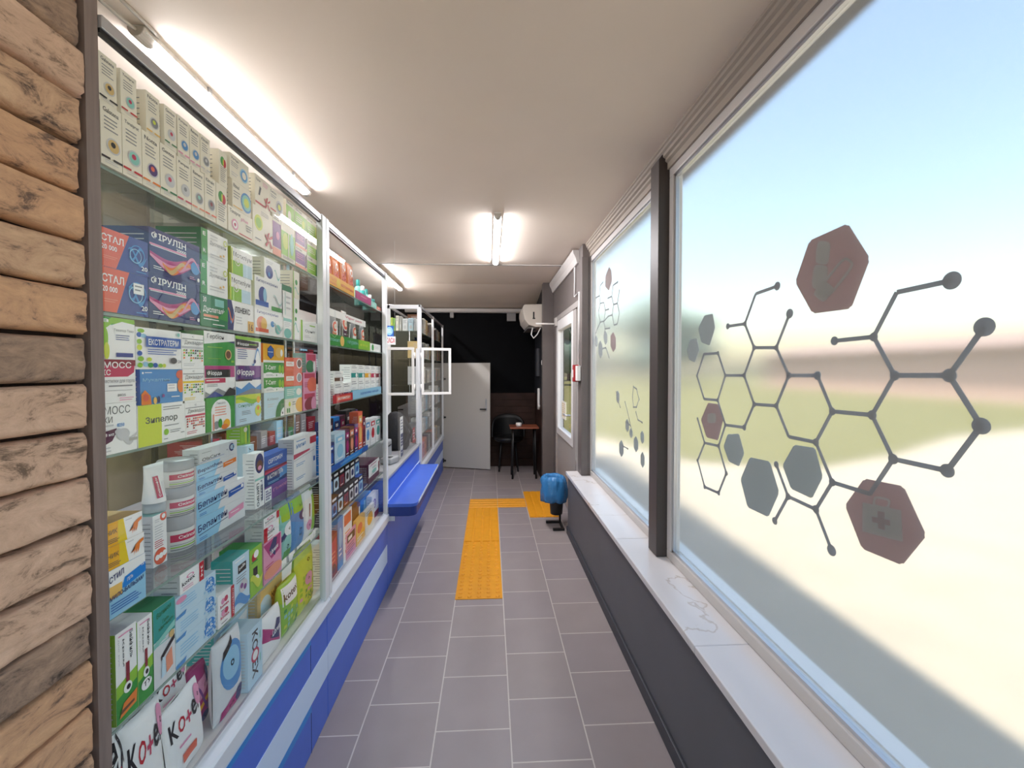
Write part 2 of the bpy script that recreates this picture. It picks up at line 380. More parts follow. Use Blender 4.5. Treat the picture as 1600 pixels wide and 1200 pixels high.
struct(bx('wall_left', (-3.2, -.7, 0), (-3.05, 6.67, CZ+.04), M_beige))
struct(bx('pillar', (.68, 5.47, 0), (.90, 5.6, CZ), M_tau))
# door wall with a clear opening for the door frame (y 3.90 .. 5.27)
k = MB(); k.box((.82, 3.9, 2.17), (.92, 5.47, CZ), M_tau); k.box((.82, 5.27, 0), (.92, 5.47, 2.17), M_tau)
k.box((.82, 3.76, 0), (.92, 3.90, CZ), M_tau); struct(k.build('wall_right'))
struct(bx('wall_right_pier', (.812, 3.752, .572), (.872, 3.90, 2.52), M_tau, bevel=.004))
# low wall under the windows, baseboard, sill
struct(bx('wall_right_low', (.72, -.7, 0), (.92, 3.9, .54), M_grey))
k = MB(); k.box((.706, -.7, 0), (.72, 3.9, .07), mat('dark baseboard', '3d3f46', .5)); struct(k.build('baseboard_right', bevel=.004))
k = MB()
ys = [-.7, -.1, .9, 1.42, 2.35, 3.18, 3.94]
for a, b in zip(ys, ys[1:]): k.box((.705, a+.0007, .54), (.90, b-.0007, .57), M_marble)
struct(k.build('window_sill', bevel=.003))
struct(bx('wall_right_bottom', (.92, -.7, 0), (.965, 3.9, .57), M_tau))
struct(bx('wall_right_top', (.895, -.7, 2.525), (.99, 3.9, CZ), M_tau))
# cornice above the windows: stepped profile
prof = [(.99, 0), (.845, 0), (.845, -.012), (.852, -.016), (.852, -.030), (.862, -.036), (.862, -.052), (.874, -.058), (.874, -.072), (.885, -.080), (.885, -.112), (.99, -.112)]
k = MB(); k.prism([(x, CZ+z) for x, z in prof], -.7, 3.905, mat('cornice', 'a59a8e', .45), axis=1); struct(k.build('trim_3'))
prof2 = [(.92, 0), (.76, 0), (.765, -.03), (.785, -.07), (.80, -.12), (.92, -.125)]
k = MB(); k.prism([(x, CZ+z-.012) for x, z in prof2], 3.905, 5.60, M_pvc, axis=1); struct(k.build('trim_4'))
# column between the two windows, top cut to the cornice
k = MB(); k.prism([(.842, .572), (.95, .572), (.95, 2.60), (.86, 2.60), (.842, 2.575)], 2.105, 2.215, mat('column cover', '4a423f', .45), axis=1)
struct(k.build('wall_right_column', bevel=.004))
FROST = frosted()
def window(n, y0, y1):
    z0, z1 = .57, 2.525; g = .045
    e = struct(empty('window_%d' % n, (.895, (y0+y1)/2, z0))); L = e.location
    def fr(name, a, b, m=M_pvc):
        p, q = off(e, a, b); return bx(name, p, q, m, e, .004)
    fr('window_frame', (.895, y0, z0+.001), (.95, y1, z0+g)); fr('window_frame', (.895, y0, z1-g), (.95, y1, z1))
    fr('window_frame', (.895, y0, z0+g), (.95, y0+g, z1-g)); fr('window_frame', (.895, y1-g, z0+g), (.95, y1, z1-g))
    k = MB()
    for a, b in (((.905, y0+g, z0+g), (.93, y1-g, z0+g+.012)), ((.905, y0+g, z1-g-.012), (.93, y1-g, z1-g)),
                 ((.905, y0+g, z0+g), (.93, y0+g+.012, z1-g)), ((.905, y1-g-.012, z0+g), (.93, y1-g, z1-g))):
        p, q = off(e, a, b); k.box(p, q, M_alu)
    k.build('glazing_bead', e)
    p, q = off(e, (.916, y0+g, z0+g), (.926, y1-g, z1-g)); o = bx('pane', p, q, FROST, e)
window(1, -.65, 2.105); window(2, 2.215, 3.80)
struct(bx('window_sill_outside', (.965, -.7, .585), (1.02, 3.9, .605), mat('white outside sill', 'eeeeee', .25)))

# brick-clad wall beside the showcases
BR = [brick_mat('brick tan', 'dab592', 'c29c7e', '5c4a40'), brick_mat('brick orange', 'dcae86', 'c69a78', '6e5648'),
      brick_mat('brick brown', 'b5967e', '8c7464', '3c3029'), brick_mat('brick pinkish', 'e0bda4', 'cba88f', '76604f')]
k = MB(); k.box((-.86, -.7, 0), (-.735, .795, CZ), M_gap)
zj = atX(135, 152, -.70).z; hgt = .0824; rnd = random.Random(3); i0 = -int(zj/hgt)
for i in range(i0, 12):
    za = zj+i*hgt+rnd.uniform(-.002, .002); zb = za+hgt-.0065
    if zb > CZ-.01: break
    if za < .01: continue
    ends = [.788, .788-rnd.choice((.31, .36, .42)), -.2]; sd = rnd.uniform(0, 50); tilt = rnd.uniform(-.004, .004); px = rnd.uniform(-.006, .006)
    for yb, ya in ((ends[0]+rnd.uniform(-.006, .004), ends[1]+.008), (ends[1], ends[2])):
        m = BR[rnd.choice((0, 0, 1, 1, 2, 3, 3))]; nu, nv = (44, 14) if yb > .6 else (14, 6); vs = []; fs = []
        def pt(a, b):
            y = ya+(yb-ya)*a; z = za+(zb-za)*b
            ed = min(a*(yb-ya), (1-a)*(yb-ya), b*(zb-za), (1-b)*(zb-za)); q = min(1, ed/.0045)
            z += tilt*(a-.5)+.0022*noise.noise((y*14, sd+b*3, 3))*(1-abs(2*b-1)*.3)
            x = -.702+px-.012*(1-q)**2+.0022*noise.noise((y*22+sd, z*40, sd))+.0018*noise.noise((y*70, z*110, sd))
            return (x, y, z)
        for b in range(nv+1):
            for a in range(nu+1): vs.append(pt(a/nu, b/nv))
        for b in range(nv):
            for a in range(nu): fs.append((b*(nu+1)+a, b*(nu+1)+a+1, (b+1)*(nu+1)+a+1, (b+1)*(nu+1)+a))
        n0 = len(vs); ring = [a for a in range(nu+1)]+[(b+1)*(nu+1)-1 for b in range(1, nv+1)]+[nv*(nu+1)+a for a in range(nu-1, -1, -1)]+[b*(nu+1) for b in range(nv-1, 0, -1)]
        vs += [(-.74, vs[r][1], vs[r][2]) for r in ring]
        for a in range(len(ring)):
            b = (a+1) % len(ring); fs.append((ring[b], ring[a], n0+a, n0+b))
        k.raw(vs, fs, m, True)
struct(k.build('wall_left_brick', fix=False))
struct(bx('trim_6', (-.78, .797, .0), (-.711, .823, CZ), M_trim))

# outside: pavement, lawn, low building, hedge and trees
struct(bx('pavement', (.965, -30, -.12), (70, 80, -.02), mat('sunlit paving', 'a39886', .9, var=.12, scale=2)))
k = MB(); k.prism([(1.7, 10.5), (2.7, 8.9), (3.3, 6.9), (5, 6.3), (7.5, 7.4), (10.6, 9.2), (23, 13), (23.5, 38), (60, 60), (60, 78), (1.7, 78)], -.0205, -.008, mat('lawn green', '67632f', .95, col2='605c2b', scale=1.2))
struct(k.build('lawn'))
M_leaf = mat('tree leaves', '64786c', .8, col2='566b5e', scale=3); M_bark = mat('bark', '5b4636', .9)  # distant haze is put into the leaf colour as a pale grey-green
def tree(name, x, y, h, r, lab):
    e = tag(empty(name, (x, y, -.02)), lab, 'tree', 'trees across the lawn'); rr = random.Random(x+y)
    k = MB(); k.tube([(0, 0, 0), (.05, 0, h*.3), (0, .1, h*.6)], [.22, .17, .1], M_bark); k.build('trunk', e)
    k = MB()
    for i in range(9):
        c = Vector((rr.uniform(-.6, .6)*r, rr.uniform(-.6, .6)*r, h*.62+rr.uniform(-.28, .3)*h)); q = r*rr.uniform(.45, .7); vs = []; fs = []
        for a in range(9):
            for b in range(14):
                th = math.pi*a/8; ph = 2*math.pi*b/14; d = Vector((math.sin(th)*math.cos(ph), math.sin(th)*math.sin(ph), math.cos(th)))
                vs.append(c+d*q*(1+.25*noise.noise(d*2.5+c)))
        for a in range(8):
            for b in range(14): fs.append((a*14+b, a*14+(b+1) % 14, (a+1)*14+(b+1) % 14, (a+1)*14+b))
        k.raw(vs, fs, M_leaf, True)
    k.build('crown', e)
for i, (x, y, h, r, l) in enumerate(((8, 40, 7.2, 2.6, 'tall leafy tree straight along the pavement outside'), (14.5, 37, 6.8, 2.4, 'rounded leafy tree beyond the lawn outside'), (20.5, 42, 6.5, 2.3, 'leafy tree beside the house outside'),
                                      (10, 54, 8.5, 2.8, 'tallest tree far behind the others outside'), (20, 58, 8, 2.8, 'big leafy tree at the very back outside'), (6, 60, 8, 2.4, 'slim far tree near the pavement line outside'))):
    tree('tree', x, y, h, r, l)
def house():
    e = tag(empty('house', (24, 16, -.02)), 'low brick-red house across the lawn seen through frosted glass', 'building')
    bx('wall', (0, -6, 0), (6, 20, 2.6), mat('terracotta render', 'a58a7c', .8), e)
    k = MB(); k.prism([(-.6, 2.6), (6.6, 2.6), (3, 3.5)], -6.5, 20.5, mat('roof tiles', '8c766c', .8), axis=1); k.build('roof', e)
house()

# ================================================================ lamps
M_lamp = emit('lit tube', 'fdfbff', TUBE); M_cap = mat('lamp end plastic', 'b9b2a8', .5)
def lamp(x, y0, y1, z, lab, cable=False):
    e = tag(empty('tube_lamp', (x, (y0+y1)/2, z)), lab, 'lamp', 'tube lamps under the ceiling'); hl = (y1-y0)/2; c = .06
    k = MB(); k.prism([(-.022, 0), (.022, 0), (.027, -.024), (-.027, -.024)], -hl+.01, hl-.01, M_white, axis=1); k.build('housing', e)
    k = MB(); n = 14; vs = []; fs = []
    for j, y in enumerate((-hl+c, hl-c*.6)):
        for i in range(n+1):
            a = math.pi*i/n; vs.append((-.026*math.cos(a), y, -.0242-.018*math.sin(a)))
    for i in range(n): fs.append((i, i+1, n+2+i, n+1+i))
    k.raw(vs, fs, M_lamp, True); k.build('diffuser', e)
    for s, L in ((-1, c), (1, c*.6)):
        k = MB(); ol = [(.027*math.cos(math.pi*i/10), -.011-.032*math.sin(math.pi*i/10)) for i in range(11)]
        k.prism(ol, *sorted((s*hl, s*(hl-L))), M_cap, axis=1); k.build('end_cap', e, bevel=.003)
    for s in (-.5, .62):
        bx('clip', (-.03, hl*s-.01, -.02), (.03, hl*s+.01, -.001), M_alu, e)
    if cable:
        k = MB(); k.tube([(0, -hl+.01, -.02), (0, -hl-.05, -.03), (-.01, -hl-.11, -.025), (.01, -hl-.135, -.01), (.035, -hl-.10, -.008), (.036, -hl+.02, -.006), (.030, -hl+.055, -.004)], .006, M_cap)
        k.build('cable', e)
lamp(-1.13, 1.44, 2.72, CZ, 'lit tube lamp above the nearest showcase with a looped cable', True)
lamp(-1.19, 4.58, 5.76, 2.604, 'lit tube lamp above the far showcase past the service window')
lamp(.055, 3.02, 4.42, CZ, 'lit tube lamp hanging alone over the middle of the corridor')

# ================================================================ showcases
XG = -.715
SH = [1.915, 1.638, 1.365, 1.05, .825]; FLOORZ = .545
M_sill = mat('sill aluminium', 'dfe2e8', .3, .1)
def showcase(name, y0, y1, lab, posts, rods, cyan_to=None, end_glass=None, xb=-1.08):
    e = tag(empty(name, (XG, y0, 0)), lab, 'showcase', 'glass showcases along the blue plinth'); w = y1-y0
    def b(n, a, c, m, bev=.002):
        p, q = off(e, a, c); return bx(n, p, q, m, e, bev)
    k = MB(); p, q = off(e, (xb, y0, 0), (-.712, y1, .478)); k.box(p, q, M_blue); k.build('plinth', e, bevel=.003)
    b('stripe', (-.712, y0+.001, .195), (-.7105, y1-.001, .318), M_lstripe, 0)
    b('edge_strip', (-.712, y0+.001, .458), (-.7095, y1-.001, .466), M_lstripe, 0)
    if cyan_to:
        b('cyan_strip', (-.712, y0+.001, .437), (-.7100, cyan_to, .457), M_cyan, 0); b('cyan_strip', (-.712, y0+.001, .166), (-.7100, cyan_to, .1945), M_cyan, 0)
        b('panel_seam', (-.712, cyan_to, .0), (-.7112, cyan_to+.002, .46), M_gap, 0)
    k = MB(); k.prism([(-.735-XG, .545), (-.722-XG, .553), (-.700-XG, .535), (-.695-XG, .528), (-.695-XG, .484), (-.735-XG, .484)], 0, w, M_sill, axis=1); k.build('sill_rail', e, bevel=.002)
    b('shadow_gap', (-.735, y0, .478), (-.714, y1, .484), M_gap, 0)
    b('bottom_panel', (xb, y0, .484), (-.735, y1, FLOORZ), M_white, 0)
    for a, c in posts: b('post', (-.725, a, .54), (-.700, c, 2.176), M_aluw)
    b('top_rail', (-.722, y0, 2.150), (-.704, y1, 2.174), M_alu); b('gasket', (-.720, y0, 2.142), (-.708, y1, 2.150), M_black, 0)
    b('back_rail', (xb, y0, 2.15), (xb+.02, y1, 2.174), M_alu)
    for z in SH:
        k = MB(); k.box((xb+.02-XG, .004, z-.006), (-.018, w-.004, z), M_shelf); k.build('glass_shelf', e)
        b('shelf_edge', (-.7332, y0+.004, z-.0065), (-.7318, y1-.004, z-.0003), mat('glass edge', '8fa39b', .2), 0)
    k = MB(); k.raw([(.002, .004, .545), (.002, w-.004, .545), (.002, w-.004, 2.145), (.002, .004, 2.145)], [(0, 1, 2, 3)], M_pane); k.build('glass_front', e, fix=False)
    for y, x in rods:
        k = MB(); k.tube([(x-XG, y-y0, .546), (x-XG, y-y0, 2.15)], .006, mat('chrome', 'd8d8dc', .12, 1)); k.build('shelf_rod', e)
    if end_glass is not None:
        k = MB(); k.raw([(xb-XG, end_glass-y0, .545), (0, end_glass-y0, .545), (0, end_glass-y0, 2.145), (xb-XG, end_glass-y0, 2.145)], [(0, 1, 2, 3)], M_pane); k.build('glass_end', e, fix=False)
    return e
showcase('glass_showcase', .824, 1.872, 'nearest glass showcase beside the brick wall', [(1.83, 1.870)], [(1.62, -1.03), (.87, -1.03)], 1.70)
showcase('glass_showcase', 1.874, 2.95, 'middle glass showcase ending at the blue service shelf', [(1.874, 1.905), (2.905, 2.948)], [(2.18, -.98), (2.20, -1.03)], None, 2.944)
e3 = showcase('glass_showcase', 4.36, 6.42, 'far glass showcase behind the open hatches', [(4.36, 4.40), (5.32, 5.35), (6.39, 6.42)], [(5.35, -1.0)], None, 4.362, -1.04)
for a, b in (((-1.045, 4.36, .54), (-1.01, 4.395, 2.176)), ((-1.04, 4.36, 2.135), (-.70, 4.395, 2.176))):
    p, q = off(e3, a, b); bx('end_frame', p, q, M_aluw, e3, .003)

# service counter between the middle and far showcases
e = tag(empty('service_counter', (-.715, 2.955, 0)), 'blue service counter with a grey worktop behind the shelf', 'counter')
def b(n, a, c, m, bev=.003, e=e):
    p, q = off(e, a, c); return bx(n, p, q, m, e, bev)
b('plinth', (-1.1, 2.955, 0), (-.712, 4.352, .585), M_blue); b('front_panel', (-.74, 2.955, .59), (-.722, 4.352, .757), M_blue)
b('worktop', (-1.45, 2.955, .758), (-.706, 4.352, .778), M_counter); b('end_panel', (-1.1, 2.952, .59), (-.725, 2.972, .757), mat('deep blue laminate', '243a86', .4))
b('edge_strip', (-.722, 2.96, .588), (-.714, 4.352, .596), M_lstripe, 0)
e = tag(empty('service_shelf', (-.715, 2.93, .6)), 'protruding blue shelf with a rounded corner below the service window', 'shelf')
r = .05; ol = [(.004, 0), (.21-r, 0)]+[(.21-r+r*math.sin(i*math.pi/12), r-r*math.cos(i*math.pi/12)) for i in range(7)]+[(.21, 1.22), (.004, 1.22)]
k = MB(); k.prism(ol, -.018, .004, M_blue); k.build('board', e, bevel=.002)
k = MB(); q = [(x*.96, y*.995+.012) for x, y in ol]; q = [(x, max(y, .012)) for x, y in q]; k.prism(q, -.085, -.019, mat('deep blue laminate', '243a86', .4)); k.build('apron', e, bevel=.003)
k = MB(); k.box((.208, .08, -.017), (.2115, 1.215, .003), M_lstripe); k.build('edge_strip', e)
e = tag(empty('aluminium_corner_post', (-.70, 2.953, .478)), 'short white fluted post under the near end of the blue shelf', 'post')
for i in range(4): bx('flute', (-.002+.011*i, -.0, 0), (.007+.011*i, .006, .05), M_aluw, e, .001)

# service window glazing and its two open hatches
e = tag(empty('service_window', (-.725, 2.955, .78)), 'clear service window standing on the grey worktop', 'window')
bx('post', (-.005, 1.355, 0), (.022, 1.385, 1.37), M_aluw, e, .002); bx('post', (-.012, 1.31, 0), (.012, 1.335, .95), M_aluw, e, .002)
k = MB(); k.raw([(0, .42, 0), (0, 1.31, 0), (0, 1.31, .45), (0, .42, .45)], [(0, 1, 2, 3)], M_pane); k.build('glass_pane', e, fix=False)
def hatch(x0, x1, y0, y1, lab):
    e = tag(empty('window_hatch', (x0, y0, 1.265)), lab, 'hatch', 'open window hatches'); L = math.hypot(x1-x0, y1-y0); h = .475; t = .026
    e.rotation_euler = (0, 0, math.atan2(y1-y0, x1-x0))
    k = MB()
    for a, c in (((0, -.01, 0), (L, .01, t)), ((0, -.01, h-t), (L, .01, h)), ((0, -.01, t), (t, .01, h-t)), ((L-t, -.01, t), (L, .01, h-t))): k.box(a, c, M_pvcw)
    k.build('sash', e, bevel=.003)
    k = MB(); k.raw([(t, 0, t), (L-t, 0, t), (L-t, 0, h-t), (t, 0, h-t)], [(0, 1, 2, 3)], M_pane); k.build('glass_pane', e, fix=False)
    for z in (.05, h-.11):
        k = MB(); k.tube([(0, 0, z), (0, 0, z+.06)], .011, M_white); k.build('hinge', e)
hatch(-.693, -.405, 4.32, 4.42, 'white framed glass hatch swung open into the corridor')
hatch(-.752, -1.03, 4.265, 4.25, 'white framed glass hatch swung open inwards over the worktop')
# things on the worktop
e = tag(empty('backpack', (-.885, 4.02, .779)), 'black bag slumped on the grey worktop', 'bag')
k = MB(); ol = []
k.lathe((0, 0, 0), [(.10, 0), (.125, .03), (.13, .10), (.115, .2), (.09, .29), (.05, .34), (.01, .35)], mat('black cloth', '15151a', .8, bump=.4, bscale=40), 22); k.build('body', e)
k = MB(); k.tube([(.09, -.06, .05), (.125, -.09, .16), (.06, -.06, .3)], .012, M_black); k.tube([(.10, .05, .05), (.14, .04, .16), (.07, .03, .3)], .012, M_black); k.build('strap', e)
e = tag(empty('card_terminal', (-.80, 3.42, .779), -.3), 'small grey payment machine on the worktop by the black bag', 'terminal')
bx('body', (-.05, -.07, 0), (.05, .07, .05), mat('machine grey', '9b9ca0', .45), e, .012); k = MB(); k.box((-.03, -.05, .051), (.03, 0, .054), M_black); k.build('screen', e)
e = tag(empty('till_machine', (-.95, 3.68, .779)), 'grey boxy till machine behind the payment machine', 'till')
bx('body', (-.09, -.08, 0), (.09, .08, .14), mat('machine grey', '9b9ca0', .45), e, .012); bx('printer_slot', (.088, -.05, .09), (.092, .05, .1), M_black, e)
def flat(name, lab, cat, loc, w, h, art, rot=(0, 0, 0), base='w', d=.004):
    return put(carton(name, w, h, d, art, base, marks=False), name, lab, cat, loc, rot)
flat('door_notice', 'tall white and navy notice standing on the worktop', 'notice', (-.735, 3.52, .80), .10, .33,
     'R 0 0 1 .58 n;L .1 .64 .9 .94 4 n;L .12 .06 .88 .5 6 w;R .1 .2 .9 .27 w', base='w')
flat('sale_notice', 'small red and white notice near the hatch post', 'notice', (-.735, 4.08, .82), .10, .14, 'L .1 .1 .9 .9 4 w;C .3 .7 .08 w;C .7 .3 .08 w', base='r')
e = flat('hanging_sign', 'small slanted sign with red capital letters hanging over the counter', 'sign', (-.885, 3.66, 1.735), .085, .07,
     'T .06 .2 .62 .88 r КАСА', (0, math.radians(0), math.radians(-62)), base='W'); k = MB(); k.tube([(-.002, .08, .06), (-.002, .08, .88)], .0008, M_white); k.build('cord', e)
flat('blue_card', 'small blue and white card above the red lettered sign', 'card', (-.887, 3.664, 1.8055), .07, .09, 'E .5 .5 .4 .4 s;L .2 .3 .8 .7 3 w', (0, 0, math.radians(-62)), base='b')

# white half-height door leaf at the end of the showcases
e = tag(empty('staff_gate', (-.745, 6.62, .012)), 'pale half-height gate leaf standing open at the corridor end', 'gate')
a = math.atan2(-.22, .735); e.rotation_euler = (0, 0, a)
M_gate = mat('pale grey laminate', 'c4c0ba', .5); bx('leaf', (0, -.009, 0), (.776, .009, 1.605), M_gate, e, .002)
k = MB(); k.tube([(.715, -.012, .91), (.715, -.045, .91), (.63, -.05, .91)], .009, M_black); k.box((.703, -.014, .89), (.727, -.0095, 1.06), M_alu); k.build('handle', e)
for z in (.10, .77, 1.36):
    k = MB(); k.tube([(-.01, -.024, z), (.07, -.024, z)], .014, M_black); k.box((.005, -.03, z-.03), (.035, -.0095, z+.03), M_black); k.build('hinge', e)
# ================================================================ tactile paving
M_yel = mat('yellow tactile plastic', 'f0a21c', .5, var=.06, scale=20)
def tact(x0, y0, x1, y1, kind, lab, group):
    w, d = x1-x0-.003, y1-y0-.003; k = MB(); m = M_yel
    if kind == 'dots':
        nx, ny = 5, 6; px, py = w/nx, d/ny; n = 12; r = .014   # one joined sheet: every cell carries a stud
        for i in range(nx):
            for j in range(ny):
                cx, cy = px*(i+.5), py*(j+.5); ring = lambda q, z: [(cx+q*math.cos(2*math.pi*t/n+.26), cy+q*math.sin(2*math.pi*t/n+.26), z) for t in range(n)]
                out = []
                for t in range(n):
                    c, s = math.cos(2*math.pi*t/n+.26), math.sin(2*math.pi*t/n+.26); f = 1/max(abs(c), abs(s)); out.append((cx+px/2*c*f, cy+py/2*s*f, .004))
                A, B, D = ring(r, .004), ring(r*.92, .0075), ring(r*.6, .0098); k.raw(out+A+B+D, [(q*n+t, q*n+(t+1) % n, (q+1)*n+(t+1) % n, (q+1)*n+t) for q in range(3) for t in range(n)]+[tuple(range(3*n, 4*n))], m)
        k.box((0, 0, .0003), (w, d, .0039), m)
    else:
        pr = []; n = 4; D = w if kind == 'y' else d; L = d if kind == 'y' else w
        for i in range(n):
            c = D*(i+.5)/n; pr += [(c-.031, .004), (c-.027, .0078), (c+.027, .0078), (c+.031, .004)]
        pr = [(0, .0003), (0, .004)]+pr+[(D, .004), (D, .0003)]
        k.prism(pr if kind == 'y' else pr, 0, L, m, axis=1 if kind == 'y' else 0)
    tag(k.build('tactile_tile', None, (x0, y0, 0)), lab, 'tactile tile', group)
ords = ['first', 'second', 'third']
for i in range(3):
    tact(-.235, 2.80+.313*i, .083, 2.80+.313*(i+1), 'dots', 'yellow dotted paving tile, %s from the near end of the strip' % ords[i], 'dotted paving tiles')
    tact(-.235, 3.74+.305*i, .083, 3.74+.305*(i+1), 'y', 'yellow ribbed paving tile, %s beyond the dotted ones' % ords[i], 'ribbed paving tiles')
    tact(.405, 4.325+.305*i, .72, 4.325+.305*(i+1), 'y', 'yellow ribbed tile of the mat by the door, %s from the front' % ords[i], 'mat tiles by the door')
tact(-.235, 4.657, .083, 4.97, 'x', 'yellow ribbed paving tile at the corner of the bend', 'cross strip tiles')
tact(.083, 4.657, .402, 4.97, 'x', 'yellow ribbed paving tile joining the bend to the door mat', 'cross strip tiles')

# ================================================================ bin by the door
e = tag(empty('waste_bin', (.62, 4.05, 0)), 'black waste bin on a stand lined with a blue bag', 'bin')
k = MB(); k.lathe((.02, .03, 0), [(.05, .12), (.058, .125), (.078, .38), (.08, .45)], M_black, 26); k.build('bucket', e)
k = MB(); k.box((.056, .09, .0), (.076, .105, .44), M_black); k.box((.02, .08, .14), (.06, .105, .16), M_black); k.build('stand_post', e)
for y, x0 in ((-.10, -.03), (.10, -.07)): bx('foot', (x0, y, .001), (.078, y+.03, .022), M_black, e, .002)
bx('base_bar', (.056, -.09, .004), (.076, .12, .02), M_black, e, .001)
m = mat('blue plastic bag', '3a7fb8', .2, bump=.6, bscale=22)
k = MB(); n = 48; vs = []; fs = []; pr = [(.086, .250), (.116, .256), (.130, .29), (.134, .35), (.130, .41), (.122, .455), (.108, .487), (.086, .497), (.072, .47), (.066, .40), (.06, .3)]
for j, (r, z) in enumerate(pr):
    for i in range(n):
        a = 2*math.pi*i/n; q = 1.0 if j < 7 else .3; rr = r+q*(.026*noise.noise((math.cos(a)*2.2, math.sin(a)*2.2, z*9))+.016*noise.noise((math.cos(a)*6, math.sin(a)*6, z*18)))
        vs.append((-.004+rr*math.cos(a), .03+rr*math.sin(a), z+q*.03*noise.noise((math.cos(a)*1.7, math.sin(a)*1.7, 5+j*.1))))
for j in range(len(pr)-1):
    for i in range(n): fs.append((j*n+i, j*n+(i+1) % n, (j+1)*n+(i+1) % n, (j+1)*n+i))
k.raw(vs, fs, m, True); k.build('bag_liner', e, fix=False)

# ================================================================ glazed exit door, door gear, call point
M_door = mat('grey door profile', 'a59f9b', .4)
e = struct(empty('door_1', (.82, 3.9, 0)))
def b(n, a, c, m, bev=.003):
    p, q = off(e, a, c); return bx(n, p, q, m, e, bev)
for a, c in (((.815, 3.902, 0), (.90, 3.955, 2.168)), ((.815, 5.215, 0), (.90, 5.268, 2.168)), ((.815, 3.957, 2.11), (.90, 5.213, 2.168))): b('door_frame', a, c, M_door)
b('sidelight_stile', (.822, 4.07, .02), (.88, 4.20, 2.108), M_door); b('bottom_panel', (.83, 4.20, .02), (.875, 5.21, .74), M_door); b('sidelight_panel', (.83, 3.957, .02), (.875, 4.07, .64), M_door)
for a, c in (((.818, 4.202, .742), (.885, 4.27, 2.108)), ((.818, 5.13, .742), (.885, 5.21, 2.108)), ((.818, 4.272, .742), (.885, 5.128, .82)), ((.818, 4.272, 1.99), (.885, 5.128, 2.108))): b('sash', a, c, M_pvcw)
k = MB(); p, q = off(e, (.85, 4.27, .82), (.854, 5.13, 1.99)); k.box(p, q, glassmat('clear door glass', (.97, .98, .98, 1), .03)); k.build('door_glass', e)
k = MB(); p, q = off(e, (.85, 3.957, .64), (.854, 4.07, 2.108)); k.box(p, q, glassmat('milky pane', (.95, .95, .95, 1), .05, .1)); k.build('sidelight_glass', e)
k = MB(); k.tube([(0, .42, 1.05), (-.05, .42, 1.05), (-.05, .53, 1.05)], .01, M_alu); k.build('door_handle', e)
flat_l = flat('door_poster', 'pale printed sheet stuck on the glazed door', 'poster', (.845, 5.0, .95), .26, .2, 'L .1 .1 .9 .9 7 A', (0, 0, math.pi), base='c')
k = MB(); k.tube([(.80, 5.19, 2.077), (.555, 5.17, 2.077)], .010, M_white); k.box((.79, 5.15, 2.05), (.814, 5.24, 2.15), M_pvc)
tag(k.build('door_closer', None, (0, 0, 0)), 'white rod arm sticking out from the top of the glazed door', 'door closer')
e = tag(empty('call_point', (.808, 3.80, 1.42)), 'small red and white alarm call point beside the glazed door', 'alarm')
bx('back_box', (-.035, -.035, -.0), (.0, .035, .135), M_white, e, .004); bx('red_cover', (-.05, .036, -.01), (.0, .10, .145), mat('alarm red', 'a01f24', .4), e, .004)
k = MB(); k.box((-.052, .05, .03), (-.0505, .085, .10), M_white); k.build('face_label', e)
k = MB(); k.tube([(.806, 4.05, 2.50), (.806, 4.05, 2.22), (.806, 3.84, 2.225), (.806, 3.84, 1.56)], .007, M_pvcw)
tag(k.build('cable_duct', None), 'thin white cable duct running from the ceiling down to the alarm', 'cable duct')

# ================================================================ rear of the corridor
e = tag(empty('air_conditioner', (.70, 5.62, 2.08)), 'white wall air conditioner seen from its end near the ceiling', 'air conditioner')
ol = [(0, .0), (-.10, .0), (-.19, .03), (-.245, .10), (-.265, .2), (-.265, .27), (-.25, .30), (0, .305)]
k = MB(); k.prism(ol, 0, .80, mat('aged white plastic', 'd8cfc3', .45), axis=1); k.build('body', e, bevel=.012)
k = MB(); k.box((-.20, .05, -.012), (-.08, .75, -.001), mat('grey louver', '6d6a66', .5)); k.build('louver', e)
k = MB(); k.box((-.135, -.002, .12), (-.115, -.0005, .20), M_black); k.box((-.14, -.002, .105), (-.105, -.0005, .122), M_black); k.build('end_mark', e)
k = MB(); k.tube([(.665, 5.60, 2.07), (.62, 5.595, 1.98), (.57, 5.595, 1.93), (.54, 5.595, 1.98), (.56, 5.60, 2.07)], .008, M_white); k.tube([(.69, 5.59, 2.08), (.69, 5.59, 1.60)], .007, M_white)
k.box((.675, 5.58, 1.58), (.70, 5.6, 1.64), M_white)
tag(k.build('drain_hose', None), 'white hose and pipe looping down below the air conditioner', 'hose')
tag(bx('junction_box', (.26, 6.63, 2.27), (.40, 6.672, 2.40), mat('grey box plastic', '8d8b8a', .5), bevel=.004), 'grey square junction box high on the black back wall', 'junction box')
tag(bx('motion_sensor', (-.62, 6.60, 2.31), (-.56, 6.672, 2.41), mat('grey box plastic', '8d8b8a', .5), bevel=.01), 'small grey sensor under the cornice at the back wall', 'sensor')
tag(bx('wall_panel', (.665, 6.05, 1.42), (.702, 6.22, 1.82), mat('dim grey panel', '3c3d42', .5), bevel=.004), 'narrow grey panel on the dark side wall', 'panel')
e = tag(empty('wall_intercom', (.702, 6.0, 1.0)), 'white strip device with a round knob on the side wall', 'intercom')
bx('body', (-.03, 0, -.05), (0, .05, .25), M_white, e, .006); k = MB(); k.lathe((-.02, -.06, 0), [(.03, -.012), (.032, 0), (.025, .015)], M_white, 18, axis=0); k.build('knob', e)
e = tag(empty('side_table', (.47, 5.98, 0)), 'small brown-topped table with black legs at the dark end', 'table')
bx('table_top', (-.20, -.16, .70), (.20, .16, .722), mat('red brown wood', '8a4a32', .4), e, .004)
for sx in (-.15, .15):
    for sy in (-.11, .11):
        k = MB(); k.tube([(sx, sy, .70), (sx*1.1, sy*1.1, .001)], .013, M_black); k.build('leg', e)
